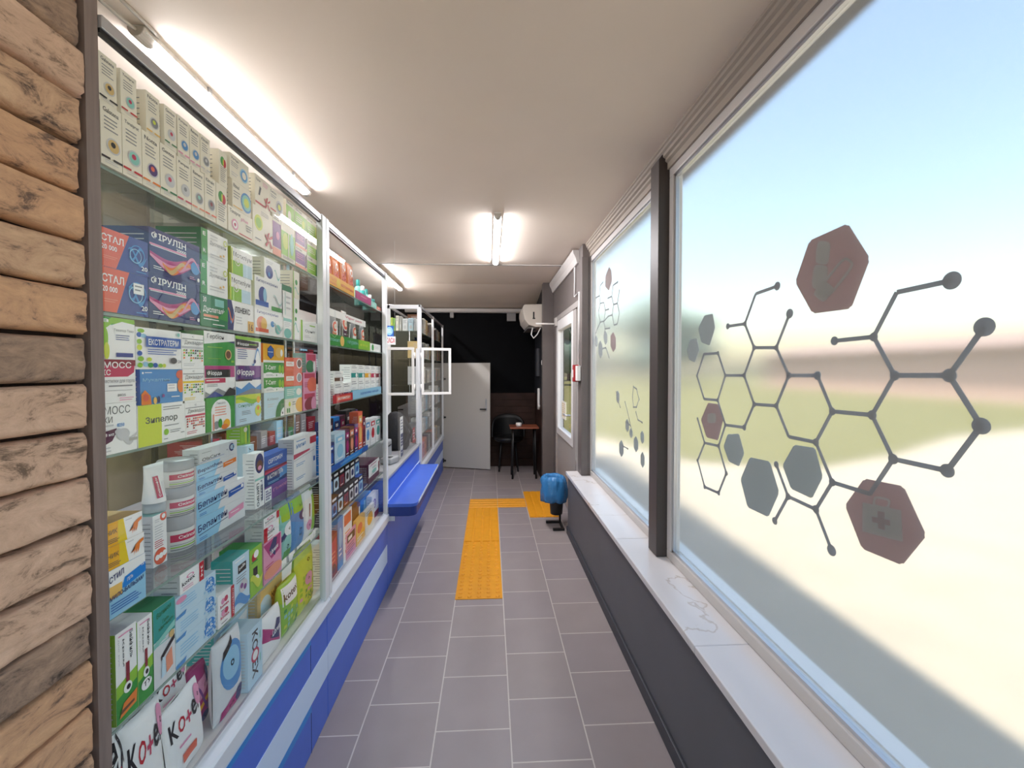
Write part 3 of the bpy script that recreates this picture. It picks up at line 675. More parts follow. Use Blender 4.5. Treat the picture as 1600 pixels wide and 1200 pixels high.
e = tag(empty('chair', (.27, 6.42, 0)), 'black round-backed chair in the dark behind the table', 'chair')
m = mat('black leather', '08080a', .5)
k = MB(); k.lathe((0, 0, .44), [(.19, 0), (.22, .02), (.22, .06), (.19, .075)], m, 26); k.build('seat', e)
k = MB(); vs = []; fs = []; n = 20
for t in (0, 1):
    for j in range(6):
        for i in range(n+1):
            a = math.pi*(i/n)*1.05-.08; r = .23+.025*t; z = .50+.33*(j/5)*(math.sin(max(0, min(math.pi, a)))**.35 if j > 2 else 1)
            vs.append((r*math.cos(a), r*math.sin(a)*.85, z))
for t in (0, 1):
    for j in range(5):
        for i in range(n): q = t*6*(n+1)+j*(n+1)+i; fs.append((q, q+1, q+n+2, q+n+1))
for i in range(n): q = 5*(n+1)+i; fs.append((q, q+1, q+1+6*(n+1), q+6*(n+1)))
k.raw(vs, fs, m, True); k.build('backrest', e)
for a in range(4):
    c, s = math.cos(a*math.pi/2+.78), math.sin(a*math.pi/2+.78); k = MB(); k.tube([(.15*c, .15*s, .44), (.2*c, .2*s, .001)], .012, M_black); k.build('leg', e)
tag(MB.build((lambda k: (k.lathe((.40, 5.95, .7222), [(.035, 0), (.04, .01), (.042, .045), (.036, .05)], M_white, 24), k)[1])(MB()), 'cup', None), 'small white cup standing on the brown table', 'cup')
# staff side behind the showcases
k = MB(); k.box((-2.75, 3.95, 0), (-2.62, 6.66, CZ), M_dark); struct(k.build('wall_left_rear'))
e = tag(empty('storage_cupboard', (-1.8, 1.0, 0)), 'low grey storage cupboard along the staff side', 'cupboard')
mg = mat('cupboard grey', '8c8f92', .5); bx('body', (-.33, 0, 0), (0, 2.9, .72), mg, e, .003)
for i in range(5):
    d = bx('door', (.001, .01+.58*i, .03), (.018, .57+.58*i, .69), mg, e, .003); bx('handle', (.0185, .5+.58*i, .55), (.03, .52+.58*i, .65), M_black, d)
e = tag(empty('storage_shelves', (-2.2, 3.4, 0)), 'dark metal shelves of stock boxes behind the showcases', 'shelving')
for y in (0, 1.3, 2.6):
    for x in (-.38, 0): bx('upright', (x-.015, y-.015, 0), (x+.015, y+.015, 2.2), M_black, e)
for z in (.75, 1.1, 1.5, 1.9): bx('shelf_board', (-.39, -.02, z-.02), (.01, 2.62, z), mat('dark shelf', '3a3c40', .5), e)
rr = random.Random(5); words = ['brown', 'grey', 'cream', 'pale blue', 'dull green', 'dusky red']; cc = ['q', 'e', 'E', 's', 'G', 'R']
for zi, z in enumerate((.75, 1.1, 1.5, 1.9)):
    y = 3.43; i = 0
    while y < 5.75:
        w = rr.uniform(.12, .26); h = rr.uniform(.10, .24); c = rr.randrange(6); i += 1
        k = carton('stock_box', w-.02, h, .28, 'L .15 .2 .85 .7 4 h', cc[c]); put(k, 'stock_box', '%s stock box on the staff shelving, board %s from the bottom, place %s along' % (words[c], ['one', 'two', 'three', 'four'][zi], ['one', 'two', 'three', 'four', 'five', 'six', 'seven', 'eight', 'nine', 'ten', 'eleven', 'twelve', 'thirteen', 'fourteen', 'fifteen', 'sixteen', 'seventeen', 'eighteen', 'nineteen', 'twenty', 'twenty-one'][i-1]), 'box', (-2.23, y, z+.0005), group='stock boxes on the staff shelving')
        y += w+rr.uniform(0, .06)

# ================================================================ window stickers (outside face of the panes)
XD = .9275
S_line = sticker('grey sticker line', '8f949c', .65); S_grey = sticker('slate sticker', 'aab2b2', .65); S_red = sticker('dull red sticker', 'b08c88', .7)
S_pale = sticker('pale sticker print', 'b9b4aa', .35)
def YZ(p, s): return [(v.y, v.z) for v in (atX(s[0]+x/s[2], s[1]+y/s[2], XD) for x, y in p)]
S1 = (1040, 320, 1159/560.)
def plate(k, pts, m, x=XD, t=.0008): k.prism(pts, x, x+t, m, axis=0)
def network(nodes, edges, s, wl, lab):
    N = {i: YZ([(x, y)], s)[0] for i, (x, y, r) in nodes.items()}; k = MB()
    for a, b in edges:
        p, q = Vector(N[a]), Vector(N[b]); d = (q-p).normalized(); n = Vector((-d.y, d.x))*wl
        plate(k, [p+n, p-n, q-n, q+n], S_line)
    for i, (x, y, r) in nodes.items():
        if r: k.prism([(N[i][0]+r*math.cos(j*math.pi/9), N[i][1]+r*math.sin(j*math.pi/9)) for j in range(18)], XD-.0002, XD+.0010, S_line, axis=0)
    o = k.build('molecule_sticker'); return tag(o, lab, 'window sticker', 'molecule stickers')
nd = {1: (930, 245, .018), 2: (752, 283, 0), 3: (677, 427, .011), 4: (550, 440, .012), 5: (745, 552, .012), 6: (922, 552, .014), 7: (1035, 395, .018), 8: (1025, 715, .016),
      9: (915, 860, .014), 10: (740, 822, .012), 11: (672, 680, .012), 12: (543, 668, .011), 13: (490, 768, .011), 14: (543, 897, .011), 15: (665, 935, 0), 16: (402, 750, 0),
      17: (362, 650, .010), 18: (402, 552, .011), 19: (495, 552, .013), 20: (362, 462, .010), 21: (405, 352, .015), 22: (290, 462, .010), 23: (260, 385, .010), 24: (295, 288, 0),
      25: (365, 263, .014), 26: (205, 393, .012), 27: (258, 552, .010), 28: (290, 645, .010), 29: (258, 720, .011), 30: (197, 712, .008), 31: (172, 632, .009), 32: (197, 552, .008),
      33: (173, 480, .009), 34: (128, 483, .006), 35: (105, 553, .008), 36: (128, 628, 0), 37: (130, 770, .006), 38: (175, 780, .010), 39: (107, 827, .008), 40: (200, 868, .010),
      41: (175, 932, .010), 42: (130, 912, .010), 43: (107, 692, .007), 44: (490, 985, .012), 45: (400, 943, .011), 46: (362, 840, .011), 47: (357, 1022, .012), 48: (541, 1117, .015)}
network(nd, [(1, 2), (2, 3), (3, 4), (3, 5), (5, 6), (6, 7), (6, 8), (8, 9), (9, 10), (10, 11), (11, 5), (11, 12), (12, 19), (19, 18), (18, 17), (17, 16), (16, 13), (13, 12), (13, 14), (14, 15), (10, 15),
             (14, 44), (44, 45), (45, 46), (45, 47), (44, 48), (18, 20), (20, 21), (20, 22), (22, 23), (23, 24), (24, 25), (23, 26), (22, 27), (27, 28), (28, 17), (28, 29), (29, 30), (30, 31), (31, 32), (32, 27),
             (32, 33), (33, 34), (34, 35), (35, 36), (36, 31), (37, 38), (38, 30), (37, 39), (39, 42), (42, 41), (41, 40), (40, 38), (43, 37)], S1, .0055, 'large grey molecule sticker of linked hexagons on the near frosted pane')
def hexs(pts, m, lab, s=S1, extra=None):
    P = YZ(pts, s); k = MB(); c = sum((Vector(p) for p in P), Vector((0, 0)))/len(P); n = len(P); ol = []
    for i in range(n):   # slightly rounded corners
        a, b, d = Vector(P[i-1]), Vector(P[i]), Vector(P[(i+1) % n])
        for t in (.06, .02): ol.append(b+(a-b)*t+(c-b)*(.03 if t < .05 else 0))
        for t in (.02, .06): ol.append(b+(d-b)*t+(c-b)*(.03 if t < .05 else 0))
    plate(k, ol, m, XD+.0014); o = k.build('hexagon_sticker'); tag(o, lab, 'window sticker', 'hexagon stickers')
    if extra:
        for j, (nm, q, mm) in enumerate(extra):
            kk = MB(); [plate(kk, YZ(z, s), mm, XD+.0010-.0005*j+.00003*(i % 2), .0003) for i, z in enumerate(q)]; kk.build(nm, o)
def rrect(cx, cy, w, h, ang):
    ca, sa = math.cos(ang), math.sin(ang); pts = []
    for i in range(20):
        a = 2*math.pi*i/20; x = w*math.copysign(abs(math.cos(a))**.5, math.cos(a)); y = h*math.copysign(abs(math.sin(a))**.5, math.sin(a)); pts.append((cx+x*ca-y*sa, cy+x*sa+y*ca))
    return pts
def ringpts(cx, cy, w, h, ang, t):
    a, b = rrect(cx, cy, w, h, ang), rrect(cx, cy, w-t, h-t, ang); return [[a[i], a[(i+1) % 20], b[(i+1) % 20], b[i]] for i in range(20)]
hexs([(468, 116), (592, 60), (664, 174), (602, 336), (478, 352), (422, 250)], S_red, 'big dull red hexagon sticker with two pill shapes, topmost on the near pane',
     extra=[('pill_print', [rrect(512, 155, 22, 38, .12), rrect(502, 234, 24, 40, .12)], S_pale), ('capsule_print', ringpts(555, 235, 74, 24, -.9, 8)+[rrect(515, 280, 30, 24, -.9)], S_pale)])
hexs([(645, 885), (772, 910), (846, 1070), (768, 1166), (638, 1112), (583, 972)], S_red, 'dull red hexagon sticker with a first-aid case, lowest on the near pane',
     extra=[('case_print', [[(640, 962), (765, 988), (770, 1090), (640, 1056)], ], S_pale), ('handle_print', ringpts(702, 963, 28, 18, .2, 7), S_pale),
            ('cross_print', [[(690, 990), (712, 994), (714, 1052), (692, 1046)], [(672, 1008), (730, 1020), (731, 1038), (673, 1026)]], S_red)])
hexs([(140, 640), (173, 645), (190, 690), (172, 762), (135, 752), (117, 695)], S_red, 'small dull red hexagon sticker amid the molecule lines near the column', extra=[('round_print', [rrect(152, 690, 14, 16, 0)], S_pale)])
for p, l in (([(128, 358), (155, 352), (163, 398), (145, 455), (118, 445), (108, 400)], 'slate hexagon sticker above the molecule lines near the column'),
             ([(82, 436), (104, 432), (111, 470), (97, 510), (78, 500), (72, 468)], 'smallest slate hexagon sticker, next to the column frame'),
             ([(203, 742), (240, 740), (257, 803), (240, 846), (207, 830), (190, 782)], 'small slate hexagon sticker under the small red hexagon'),
             ([(275, 816), (340, 830), (370, 930), (335, 1010), (268, 978), (245, 888)], 'largest slate hexagon sticker, low on the near pane'),
             ([(418, 776), (486, 786), (511, 880), (476, 950), (408, 918), (381, 842)], 'slate hexagon sticker framed by molecule lines, beside the largest slate one')): hexs(p, S_grey, l)
# second pane
S2 = (900, 380, 2.5)
pl = [[(82, 213), (95, 205), (98, 235), (92, 262)], [(95, 205), (98, 165), (108, 153)], [(98, 235), (112, 232), (118, 262), (112, 305), (98, 308), (93, 285), (92, 262)], [(118, 262), (130, 258)],
      [(128, 215), (143, 208), (148, 165), (166, 152)], [(143, 208), (150, 240), (145, 280), (130, 285), (112, 305)], [(150, 240), (165, 235), (173, 185)], [(165, 235), (173, 272), (165, 315), (152, 320), (145, 280)],
      [(112, 305), (117, 335), (135, 332)], [(98, 308), (80, 352)], [(117, 335), (112, 362)], [(120, 408), (132, 445)], [(120, 408), (108, 412)]]
nd = {}; ed = []; i = 0
for q in pl:
    for j, (x, y) in enumerate(q):
        nd[i] = (x, y, .009 if j in (0, len(q)-1) else .006)
        if j: ed.append((i-1, i))
        i += 1
network(nd, ed, S2, .0055, 'grey molecule sticker of linked hexagons high on the far frosted pane')
pl = [[(160, 580), (168, 615), (176, 640)], [(195, 620), (204, 655), (212, 690), (222, 735)], [(228, 560), (240, 570), (250, 610), (240, 640), (228, 640), (224, 600), (228, 560)], [(204, 700), (216, 712)], [(183, 790), (206, 803)], [(238, 660), (246, 690), (262, 700)]]
nd = {}; ed = []; i = 0
for q in pl:
    for j, (x, y) in enumerate(q):
        nd[i] = (x, y, .007)
        if j: ed.append((i-1, i))
        i += 1
network(nd, ed, S2, .004, 'grey molecule sticker low on the far frosted pane')
def hx(cx, cy, rx, ry): return [(cx+rx*math.cos(a), cy+ry*math.sin(a)+rx*.4*math.cos(a)) for a in (1.57, 2.6, 3.66, 4.71, 5.76, 6.8)]
hexs([(118, 126), (132, 92), (141, 108), (143, 148), (131, 186), (116, 168)], S_red, 'dull red hexagon sticker, topmost on the far pane', S2)
for cx, cy, rx, ry, l, m in ((82, 383, 6, 24, 'narrow slate hexagon sticker at the edge of the upper cluster on the far pane', S_grey), (98, 415, 9, 36, 'slate hexagon sticker, lowest of the upper cluster on the far pane', S_grey), (118, 370, 8, 28, 'slate hexagon sticker amid the upper cluster on the far pane', S_grey),
                          (148, 386, 12, 40, 'dull red hexagon sticker under the upper cluster of the far pane', S_red), (166, 600, 7, 26, 'slate hexagon sticker, highest of the lower cluster on the far pane', S_grey), (203, 712, 8, 26, 'slate hexagon sticker amid the lower cluster, above the bottom one', S_grey), (180, 802, 10, 34, 'slate hexagon sticker, lowest left of the lower cluster on the far pane', S_grey),
                          (218, 742, 7, 20, 'smallest slate hexagon sticker of the lower cluster on the far pane', S_grey), (237, 785, 10, 32, 'slate hexagon sticker in the middle of the lower cluster on the far pane', S_grey), (262, 758, 8, 26, 'slate hexagon sticker of the lower cluster touching the column', S_grey), (263, 846, 9, 32, 'slate hexagon sticker, bottom one beside the column on the far pane', S_grey)):
    hexs(hx(cx, cy, rx, ry), m, l, S2)

# ================================================================ cartons in the nearest showcase
G1 = G2 = G3 = G5 = 0
def ceil_(z): return min([q-.009 for q in SH+[2.145] if q > z+.02])
def stack(grp, shelf, L, R, yb, items, d=.09, xf=None, name='medicine_box'):
    """a column of boxes standing on a shelf: L,R = picture columns of the front edges, yb/items tops = picture rows at L"""
    if xf is None: xf = (-.726 if grp in (G1, G2, G3) else -.733 if grp == G5 else min(-.724, max(-.95, atZ(L, yb, shelf).x)))
    z = shelf+.0005
    for it in items:
        yt, art, base, lab = it[:4]; opt = it[4] if len(it) > 4 else {}
        l, r = opt.get('L', L), opt.get('R', R); x = xf-opt.get('back', 0)
        zt = min(atX(l, yt, x).z, ceil_(shelf))
        y0, y1 = Yat(l, x, (z+zt)/2), Yat(r, x, (z+zt)/2)-.0012
        dd = opt.get('d', d); k = carton(name, y1-y0, max(.012, zt-z-.0004), dd, art, base, opt.get('side'), opt.get('top'))
        put(k, name, lab, 'box', (x, y0, z), group=grp); z = max(z+.012, zt)
    return z
CR = 'L .15 .55 .8 .78 4 d;'
def hom(nm, c1, c2, bar): return 'T .12 .86 .075 .74 d %s;L .16 .56 .82 .80 4 e;C .58 .36 .13 h;C .58 .36 .105 %s;C .56 .38 .045 %s;R 0 .115 .4 .15 %s;R .55 .115 1 .15 %s;L .15 .03 .8 .1 2 h' % (nm, c1, c2, bar, bar)
G1 = 'white remedy cartons on the top shelf'
S0 = SH[0]
stack(G1, S0, 157, 191, 248, [(155, hom('Galstena', 'A', 'D', 'D'), 'c', 'cream carton with amber disc print, lower one against the wood trim'),
                              (77.5, hom('Galstena', 'A', 'D', 'D'), 'c', 'cream carton with amber disc print, upper one against the wood trim', dict(L=154, R=183, back=.004))])
stack(G1, S0, 191.5, 222, 265, [(177, hom('Tonsipret', 'T', 'M', 'r'), 'c', 'cream carton with teal-ringed red disc, lower of its pair'),
                                (106, hom('Tonsipret', 'T', 'M', 'r'), 'c', 'cream carton with teal-ringed red disc, upper of its pair', dict(L=188.5, R=214))])
stack(G1, S0, 222.5, 250, 285, [(202, hom('Notta', 'P', 'f', 'o'), 'c', 'cream carton with violet-ringed orange disc and orange bar'),
                                (140, hom('Notta', 'e', 'L', 'z'), 'c', 'cream carton with lime disc and yellow bar, set apart on top', dict(L=228, R=250, back=.006))], d=.13)
stack(G1, S0, 250.5, 276, 301, [(222, hom('Gentos', 'h', 'M', 'G'), 'c', 'cream carton with pink half-disc and green bar, lower of its pair'),
                                (162, hom('Gentos', 'h', 'M', 'G'), 'c', 'cream carton with pink half-disc and green bar, upper of its pair', dict(L=256.5, R=276))])
stack(G1, S0, 276.5, 299, 315, [(243, hom('Pumpan', 'h', 'e', 'M'), 'c', 'cream carton with grey crescent print, lower of its pair'), (178, hom('Pumpan', 'a', 'h', 'i'), 'c', 'cream carton with blue crescent print, upper, fifth along the top row', dict(L=277.5, R=296))])
stack(G1, S0, 299.5, 319.5, 328, [(259, hom('Remens', 'e', 'T', 'O'), 'c', 'cream carton with grey-green disc and salmon bar, lower'), (195, hom('Remens', 'a', 'h', 'i'), 'c', 'cream carton with blue crescent print, upper, sixth along the top row', dict(L=296.5, R=312.5, back=.003))])
stack(G1, S0, 320, 337.5, 339, [(271, hom('Klimakt', 'e', 'R', 'f'), 'c', 'cream carton with brown disc and coral bar, lower'), (208, hom('Klimakt', 'e', 'h', 'h'), 'c', 'cream carton with grey crescent print, upper, seventh along the top row', dict(L=313, R=328.5, back=.003))])
lf = 'E .45 .72 .26 .13 g;E .68 .68 .2 .12 r;E .52 .70 .06 .1 L;L .15 .1 .85 .5 7 e;T .1 .5 .07 .8 e Canephron'
stack(G1, S0, 338, 355, 350, [(284, lf, 'c', 'narrow cream carton with leaf and berry print, lower'), (232, lf, 'c', 'narrow cream carton with leaf and berry print, upper', dict(L=342, R=355))], d=.17)
stack(G1, S0, 356.5, 395, 361, [(319, 'T .06 .72 .2 .42 d Tonsipret;T .5 .62 .18 .3 i plus;C .25 .35 .22 i;C .25 .35 .15 w;C .25 .35 .07 M;R .4 .07 .95 .11 r;L .7 .3 .95 .6 3 e', 'c', 'wide cream carton with pink rings, lowest of three'),
                                (279, 'T .06 .75 .14 .3 d Ritmol;L .06 .35 .4 .65 3 e;C .74 .45 .36 a;C .74 .45 .29 T;C .74 .45 .17 L;R .02 .06 .5 .1 z', 'c', 'wide cream carton with lime-centred ring, middle of three', dict(L=363, R=392)),
                                (232, 'T .06 .78 .12 .4 d Vertigo;L .06 .5 .5 .72 3 e;C .72 .45 .28 s;C .72 .45 .22 a;C .72 .45 .15 c;L .06 .1 .4 .3 2 h', 'c', 'wide cream carton with blue ring, topmost of three', dict(L=359, R=389))], d=.12)
fl = ';Q .72 .30 .78 .33 .84 .5 .74 .46 r;Q .80 .30 .98 .38 .98 .46 .82 .36 r;Q .76 .28 .62 .42 .58 .36 .72 .24 r;Q .74 .26 .6 .14 .66 .08 .78 .24 r;Q .8 .26 .9 .08 .96 .12 .84 .28 r'
stack(G1, S0, 395, 426, 383, [(317, 'C .28 .60 .2 L;C .28 .60 .13 l;L .4 .82 .9 .94 3 e;L .1 .12 .5 .2 1 e'+fl, 'c', 'cream carton with lime square and red flower print, lower'),
                              (265, 'T .06 .8 .1 .3 d Dynar;Q .2 .4 .3 .4 .4 .65 .3 .7 d;L .5 .75 .9 .9 3 i;R 0 .1 .6 .16 r'+fl, 'c', 'cream carton with black and red flower print, upper', dict(L=398.5, R=422))], d=.12)
stack(G1, S0, 426, 439, 399, [(332, 'R 0 .2 1 .82 p;R 0 0 1 .18 O;E .6 .5 .2 .1 i;L .1 .86 .8 .96 2 e', 'c', 'narrow purple carton with orange foot beside the red flower'),
                              (291, 'T .05 .82 .1 .4 d Laton;L .05 .6 .5 .75 2 e;C .66 .4 .28 h;C .66 .4 .2 e;C .66 .4 .12 L;R 0 .1 .4 .15 r', 'c', 'cream carton with grey and lime ring above the purple one', dict(L=422, R=443))])
stack(G1, S0, 439.5, 461, 404, [(343, 'R 0 .12 1 .75 l;E .3 .5 .2 .22 L;E .75 .5 .14 .3 T;R .47 0 .53 1 c;L .1 .03 .9 .1 2 e', 'c', 'lime green carton with drop prints, lower'),
                                (299, 'R 0 0 1 .8 l;E .4 .4 .2 .2 c;T .1 .86 .1 .7 d Synulox', 'c', 'lime green carton, upper, partly behind glare', dict(L=447, R=460))])
pu = 'R 0 .2 .82 .8 p;R 0 0 1 .14 O;Q .84 .1 1 .2 1 .9 .84 .7 v;T .06 .86 .1 .5 d Orven;L .1 .4 .7 .7 3 i'
stack(G1, S0, 461.5, 479.5, 416, [(383, pu, 'c', 'purple and white carton, lower of its pair'), (355, pu, 'c', 'purple and white carton, upper of its pair'), (315, 'R 0 0 1 .78 l;E .7 .4 .12 .2 L;T .06 .84 .1 .5 d Orven;L .1 .3 .6 .6 3 c', 'c', 'green carton resting on the purple pair', dict(L=460.5))])
gg = 'R 0 0 1 .7 l;R .8 0 1 .7 g;T .06 .8 .12 .4 d Orven;L .1 .2 .7 .55 3 c'
stack(G1, S0, 480, 496.5, 428, [(398, gg, 'c', 'green carton at the post, lowest of three'), (373, gg, 'c', 'green carton at the post, middle of three'), (330, 'R 0 0 1 .8 l;R .75 0 1 .8 L;L .1 .3 .7 .6 3 c;T .06 .86 .09 .4 d Orven', 'c', 'tall green carton at the post, topmost of three')])

G2 = 'stomach medicine cartons on the second shelf'; S1_ = SH[1]
kr = 'Q 0 0 .30 0 .58 1 0 1 f;T .02 .66 .19 .44 w СТАЛ;T .02 .45 .13 .30 w 20 000;L .05 .2 .35 .3 2 O;W .55 .95 .48 .2 .06 1 a;W .56 .9 .55 -.18 .05 .6 a;O .74 .55 .26 .03 a;O .70 .5 .2 .02 s;T .82 .14 .12 .14 w 20;L .7 .03 .97 .1 1 a'
stack(G2, S1_, 157.5, 232, 480, [(414, kr+';R .64 .52 .88 .78 w;L .67 .56 .85 .74 2 e', 'N', 'coral and blue carton with a white price sticker, lower of its pair', dict(side='E')),
                                 (352, kr, 'N', 'coral and blue carton without a price sticker, upper of its pair', dict(L=156, side='E'))], d=.14)
fi = 'T .04 .76 .17 .66 w ФІРУЛІН;T .50 .655 .075 .2 w 20000;R .0 .62 .7 .66 i;R .02 .60 .7 .615 w;W 0 .98 .36 .13 .16 2.6 m;W .0 .98 .33 .13 .09 2.6 i;W .22 .8 .28 .14 .10 3.2 o;W .25 .7 .25 .14 .06 3.3 A;E .88 .4 .1 .16 a;W .5 1 .4 -.2 .04 1.2 i;L .05 .08 .25 .17 2 w;L .75 .08 .88 .17 2 i;E .94 .12 .025 .05 w'
stack(G2, S1_, 232.5, 312.5, 493, [(424, fi, 'n', 'navy carton with pink and orange wave print, lower of its pair'), (353, fi, 'n', 'navy carton with pink and orange wave print, upper of its pair', dict(L=233))], d=.10)
du = 'R 0 0 .22 1 g;T .05 .78 .12 .1 w E;T .05 .25 .12 .1 w R;F .30 .55 .15 .62 e Дуспаталін;O .9 .8 .1 .03 L;C .7 .3 .05 z;C .82 .36 .04 z;L .3 .12 .9 .3 2 h;L .3 .7 .6 .9 2 h'
stack(G2, S1_, 313.5, 356, 508, [(457, 'R 0 0 1 1 G;T .08 .42 .22 .84 w Дуспаталін;R .5 .68 .85 .92 T;Q .6 .3 1 .25 1 .7 .9 .6 g;R .08 .3 .62 .38 O;L .08 .18 .7 .26 1 w;L .4 .04 .9 .12 1 w;T .06 .75 .16 .12 w 30', 'G', 'deep green carton with pale lettering, lowest of three', dict(side='g')),
                                 (404, du, 'w', 'white carton with green spine, middle of three', dict(side='G')), (354, du, 'w', 'white carton with green spine, topmost of three', dict(L=314.5, side='G'))], d=.11)
mo = 'F .10 .62 .24 .84 k Мотиліум;R .0 0 .52 .5 l;R .52 0 .95 .5 S;O .28 .5 .16 .04 c;C .28 .5 .06 w;R .0 .0 .05 .95 L'
stack(G2, S1_, 355.5, 395, 518, [(467, 'Q 0 0 .20 0 .26 .5 .14 1 0 1 n;W 0 .24 .5 .2 .07 1 o;W 0 .24 .5 .25 .04 2 a;T .26 .62 .2 .6 k ЛІНЕКС;L .3 .2 .6 .5 3 h;R .76 0 1 .4 z;T .8 .06 .25 .16 q 16', 'w', 'white carton with a navy and gold curve, lowest of three', dict(R=396)),
                                 (425, mo, 'w', 'white and lime carton with a leaf emblem, middle of three', dict(L=358.5, side='L', R=393)), (384, mo, 'w', 'white and lime carton with a leaf emblem, topmost of three', dict(L=361, side='L'))], d=.10)
en = ';W .62 .98 .35 .14 .05 1 h;W .62 .98 .4 .14 .02 1 T'
stack(G2, S1_, 398, 442, 531, [(479, 'F .08 .78 .14 .74 N Ентерожерміна;E .22 .42 .16 .28 O;E .3 .42 .1 .24 z;E .6 .48 .07 .12 a;R .02 .1 .45 .24 f;E .8 .3 .1 .2 T'+en, 'w', 'white carton with orange glow and blue lettering, lowest of three'),
                               (428, 'F .06 .80 .13 .74 N Ентерожерміна;E .26 .42 .14 .28 N;E .33 .45 .06 .22 s;R .02 .08 .45 .24 b;R .56 .02 .95 .16 g'+en, 'w', 'white carton with blue glow and blue lettering, middle of three'),
                               (401, 'E .3 .4 .22 .3 N;C .28 .3 .1 a;L .1 .75 .6 .9 2 h;W .6 .98 .4 .2 .05 1 T', 'w', 'smaller white carton with a blue dot, topmost of three', dict(L=413, R=438, back=.01))], d=.12)
stack(G2, S1_, 443, 456, 541, [(496, 'E .5 .25 .45 .25 T;R 0 .85 1 1 T;L .1 .55 .9 .8 3 h', 'w', 'small white carton with teal swirl near the post, lower'), (443, 'R 0 .82 1 1 G;R .3 .1 .34 .8 T;L .4 .2 .9 .7 3 h', 'w', 'white carton with dark green top band, upper', dict(L=440.5))])
stack(G2, S1_, 458, 468, 540, [(465, 'C .5 .7 .06 g;C .4 .5 .05 g;W .1 .9 .3 .1 .03 0 T;R .0 0 .12 1 l', 'w', 'narrow white carton with green flecks, lower', dict(side='c')), (422, 'C .5 .6 .1 g;W .1 .9 .3 .1 .03 0 T;R .0 0 .12 1 l', 'c', 'narrow white carton with green flecks, upper', dict(side='c'))], d=.12)
stack(G2, S1_, 470, 496, 539, [(499, 'R 0 0 .1 1 l;F .25 .4 .18 .6 d Орніт;L .2 .15 .6 .3 2 h;L .5 .7 .9 .85 1 l', 'w', 'low white carton with a green edge beside the post')], d=.14)

G3 = 'throat and cold cartons on the third shelf'; S2_ = SH[2]
stack(G3, S2_, 162, 212.5, 706, [(631, 'F .02 .78 .16 .78 d МОСС;F .0 .62 .12 .25 d КИ;L .0 .5 .35 .6 1 h;T .38 .52 .07 .22 a 8250;Q 0 .2 .22 .26 .36 .42 .36 .5 0 .46 v;T .02 .36 .06 .25 w 8 мл;W .3 .98 .32 .12 .09 1 h;E .55 .36 .2 .12 h;R .72 .2 1 .26 E;L .02 .03 .2 .16 2 h', 'w', 'white carton with grey lettering and a purple disc, lowest by the trim', dict(R=214)),
                                 (561, 'Q 0 .6 .75 .6 .95 .7 1 1 0 1 M;R 0 .86 1 1 R;T .02 .80 .15 .84 w МОСС;T .0 .64 .13 .22 w ІС;F .0 .44 .09 .95 e пастилки для горла;L .15 .33 .95 .42 1 e;L 0 .27 .95 .29 1 d;T .4 .14 .06 .25 e 8825;L .45 .02 .95 .12 2 i', 'w', 'white carton with a broad crimson band, middle by the trim', dict(L=160.5)),
                                 (487, 'R 0 .82 1 1 g;Q 0 .82 0 .3 .12 .5 .08 .7 .3 .85 1 .9 1 1 .3 1 l;Q .3 .82 .6 .92 1 .88 1 .6 .4 .6 w;T .02 .87 .08 .18 w а;F .35 .66 .08 .6 e Тевалор Тева;L .4 .45 .95 .6 3 N;R .4 .06 .92 .16 N;E .08 .5 .09 .25 l;E .12 .2 .08 .2 L', 'w', 'white carton with green top and green figure, topmost by the trim', dict(L=158, R=211))], d=.06)
stack(G3, S2_, 215.5, 289.5, 695, [(634, 'R 0 0 .47 1 L;T .14 .5 .2 .68 d Зипелор;L .5 .8 .95 .92 2 e;L .52 .38 .9 .44 1 e;C .56 .26 .08 l;L .64 .2 .9 .3 2 e;L .5 .06 .6 .1 1 d;L .88 .14 .98 .2 1 e', 'w', 'lime and white carton with dark lettering, lowest in its column'),
                                   (577, 'C .06 .9 .03 w;L .1 .87 .3 .93 1 w;T .05 .63 .12 .62 s Мукалтин;E .95 .84 .12 .14 f;E .95 .5 .09 .22 o;R .6 .33 .84 .57 w;L .62 .38 .82 .55 2 h;C .5 .22 .05 p;Q 0 0 .22 0 .2 .25 .08 .42 0 .3 o;C .1 .2 .1 f;E .3 .1 .04 .1 z;E .38 .12 .03 .1 n;L .68 .12 .95 .2 1 w', 'a', 'blue carton with orange fruit print, middle in its column', dict(L=219, R=285.5, side='b')),
                                   (510, 'E .1 .92 .07 .05 l;E .06 .82 .05 .06 b;E .15 .8 .06 .05 s;E .06 .66 .05 .06 l;E .06 .52 .05 .07 L;E .06 .38 .05 .06 b;E .08 .25 .06 .06 l;E .06 .1 .05 .06 l;E .17 .12 .05 .06 s;E .27 .1 .06 .06 g;E .37 .1 .05 .06 b;E .48 .09 .05 .05 l;E .56 .09 .04 .05 L;E .24 .24 .05 .05 L;R .17 .54 .96 .8 b;T .22 .59 .15 .68 w ЕКСТРАТЕРМ;L .2 .34 .85 .5 3 b;C .9 .9 .05 T;E .77 .22 .08 .08 d;T .88 .16 .08 .07 e 24', 'w', 'white carton with blue title bar and leaf border, topmost in its column', dict(L=212.5, R=283.5))], d=.07)
def dek(c, cc): return 'T .46 .90 .05 .1 e C;F .12 .68 .13 .84 d Деквадол;R 0 .58 1 .64 %s;X .04 .2 .96 .56 9 5 %s;L .06 .06 .6 .16 2 %s;R 0 .84 1 .86 e' % (c, cc, c)
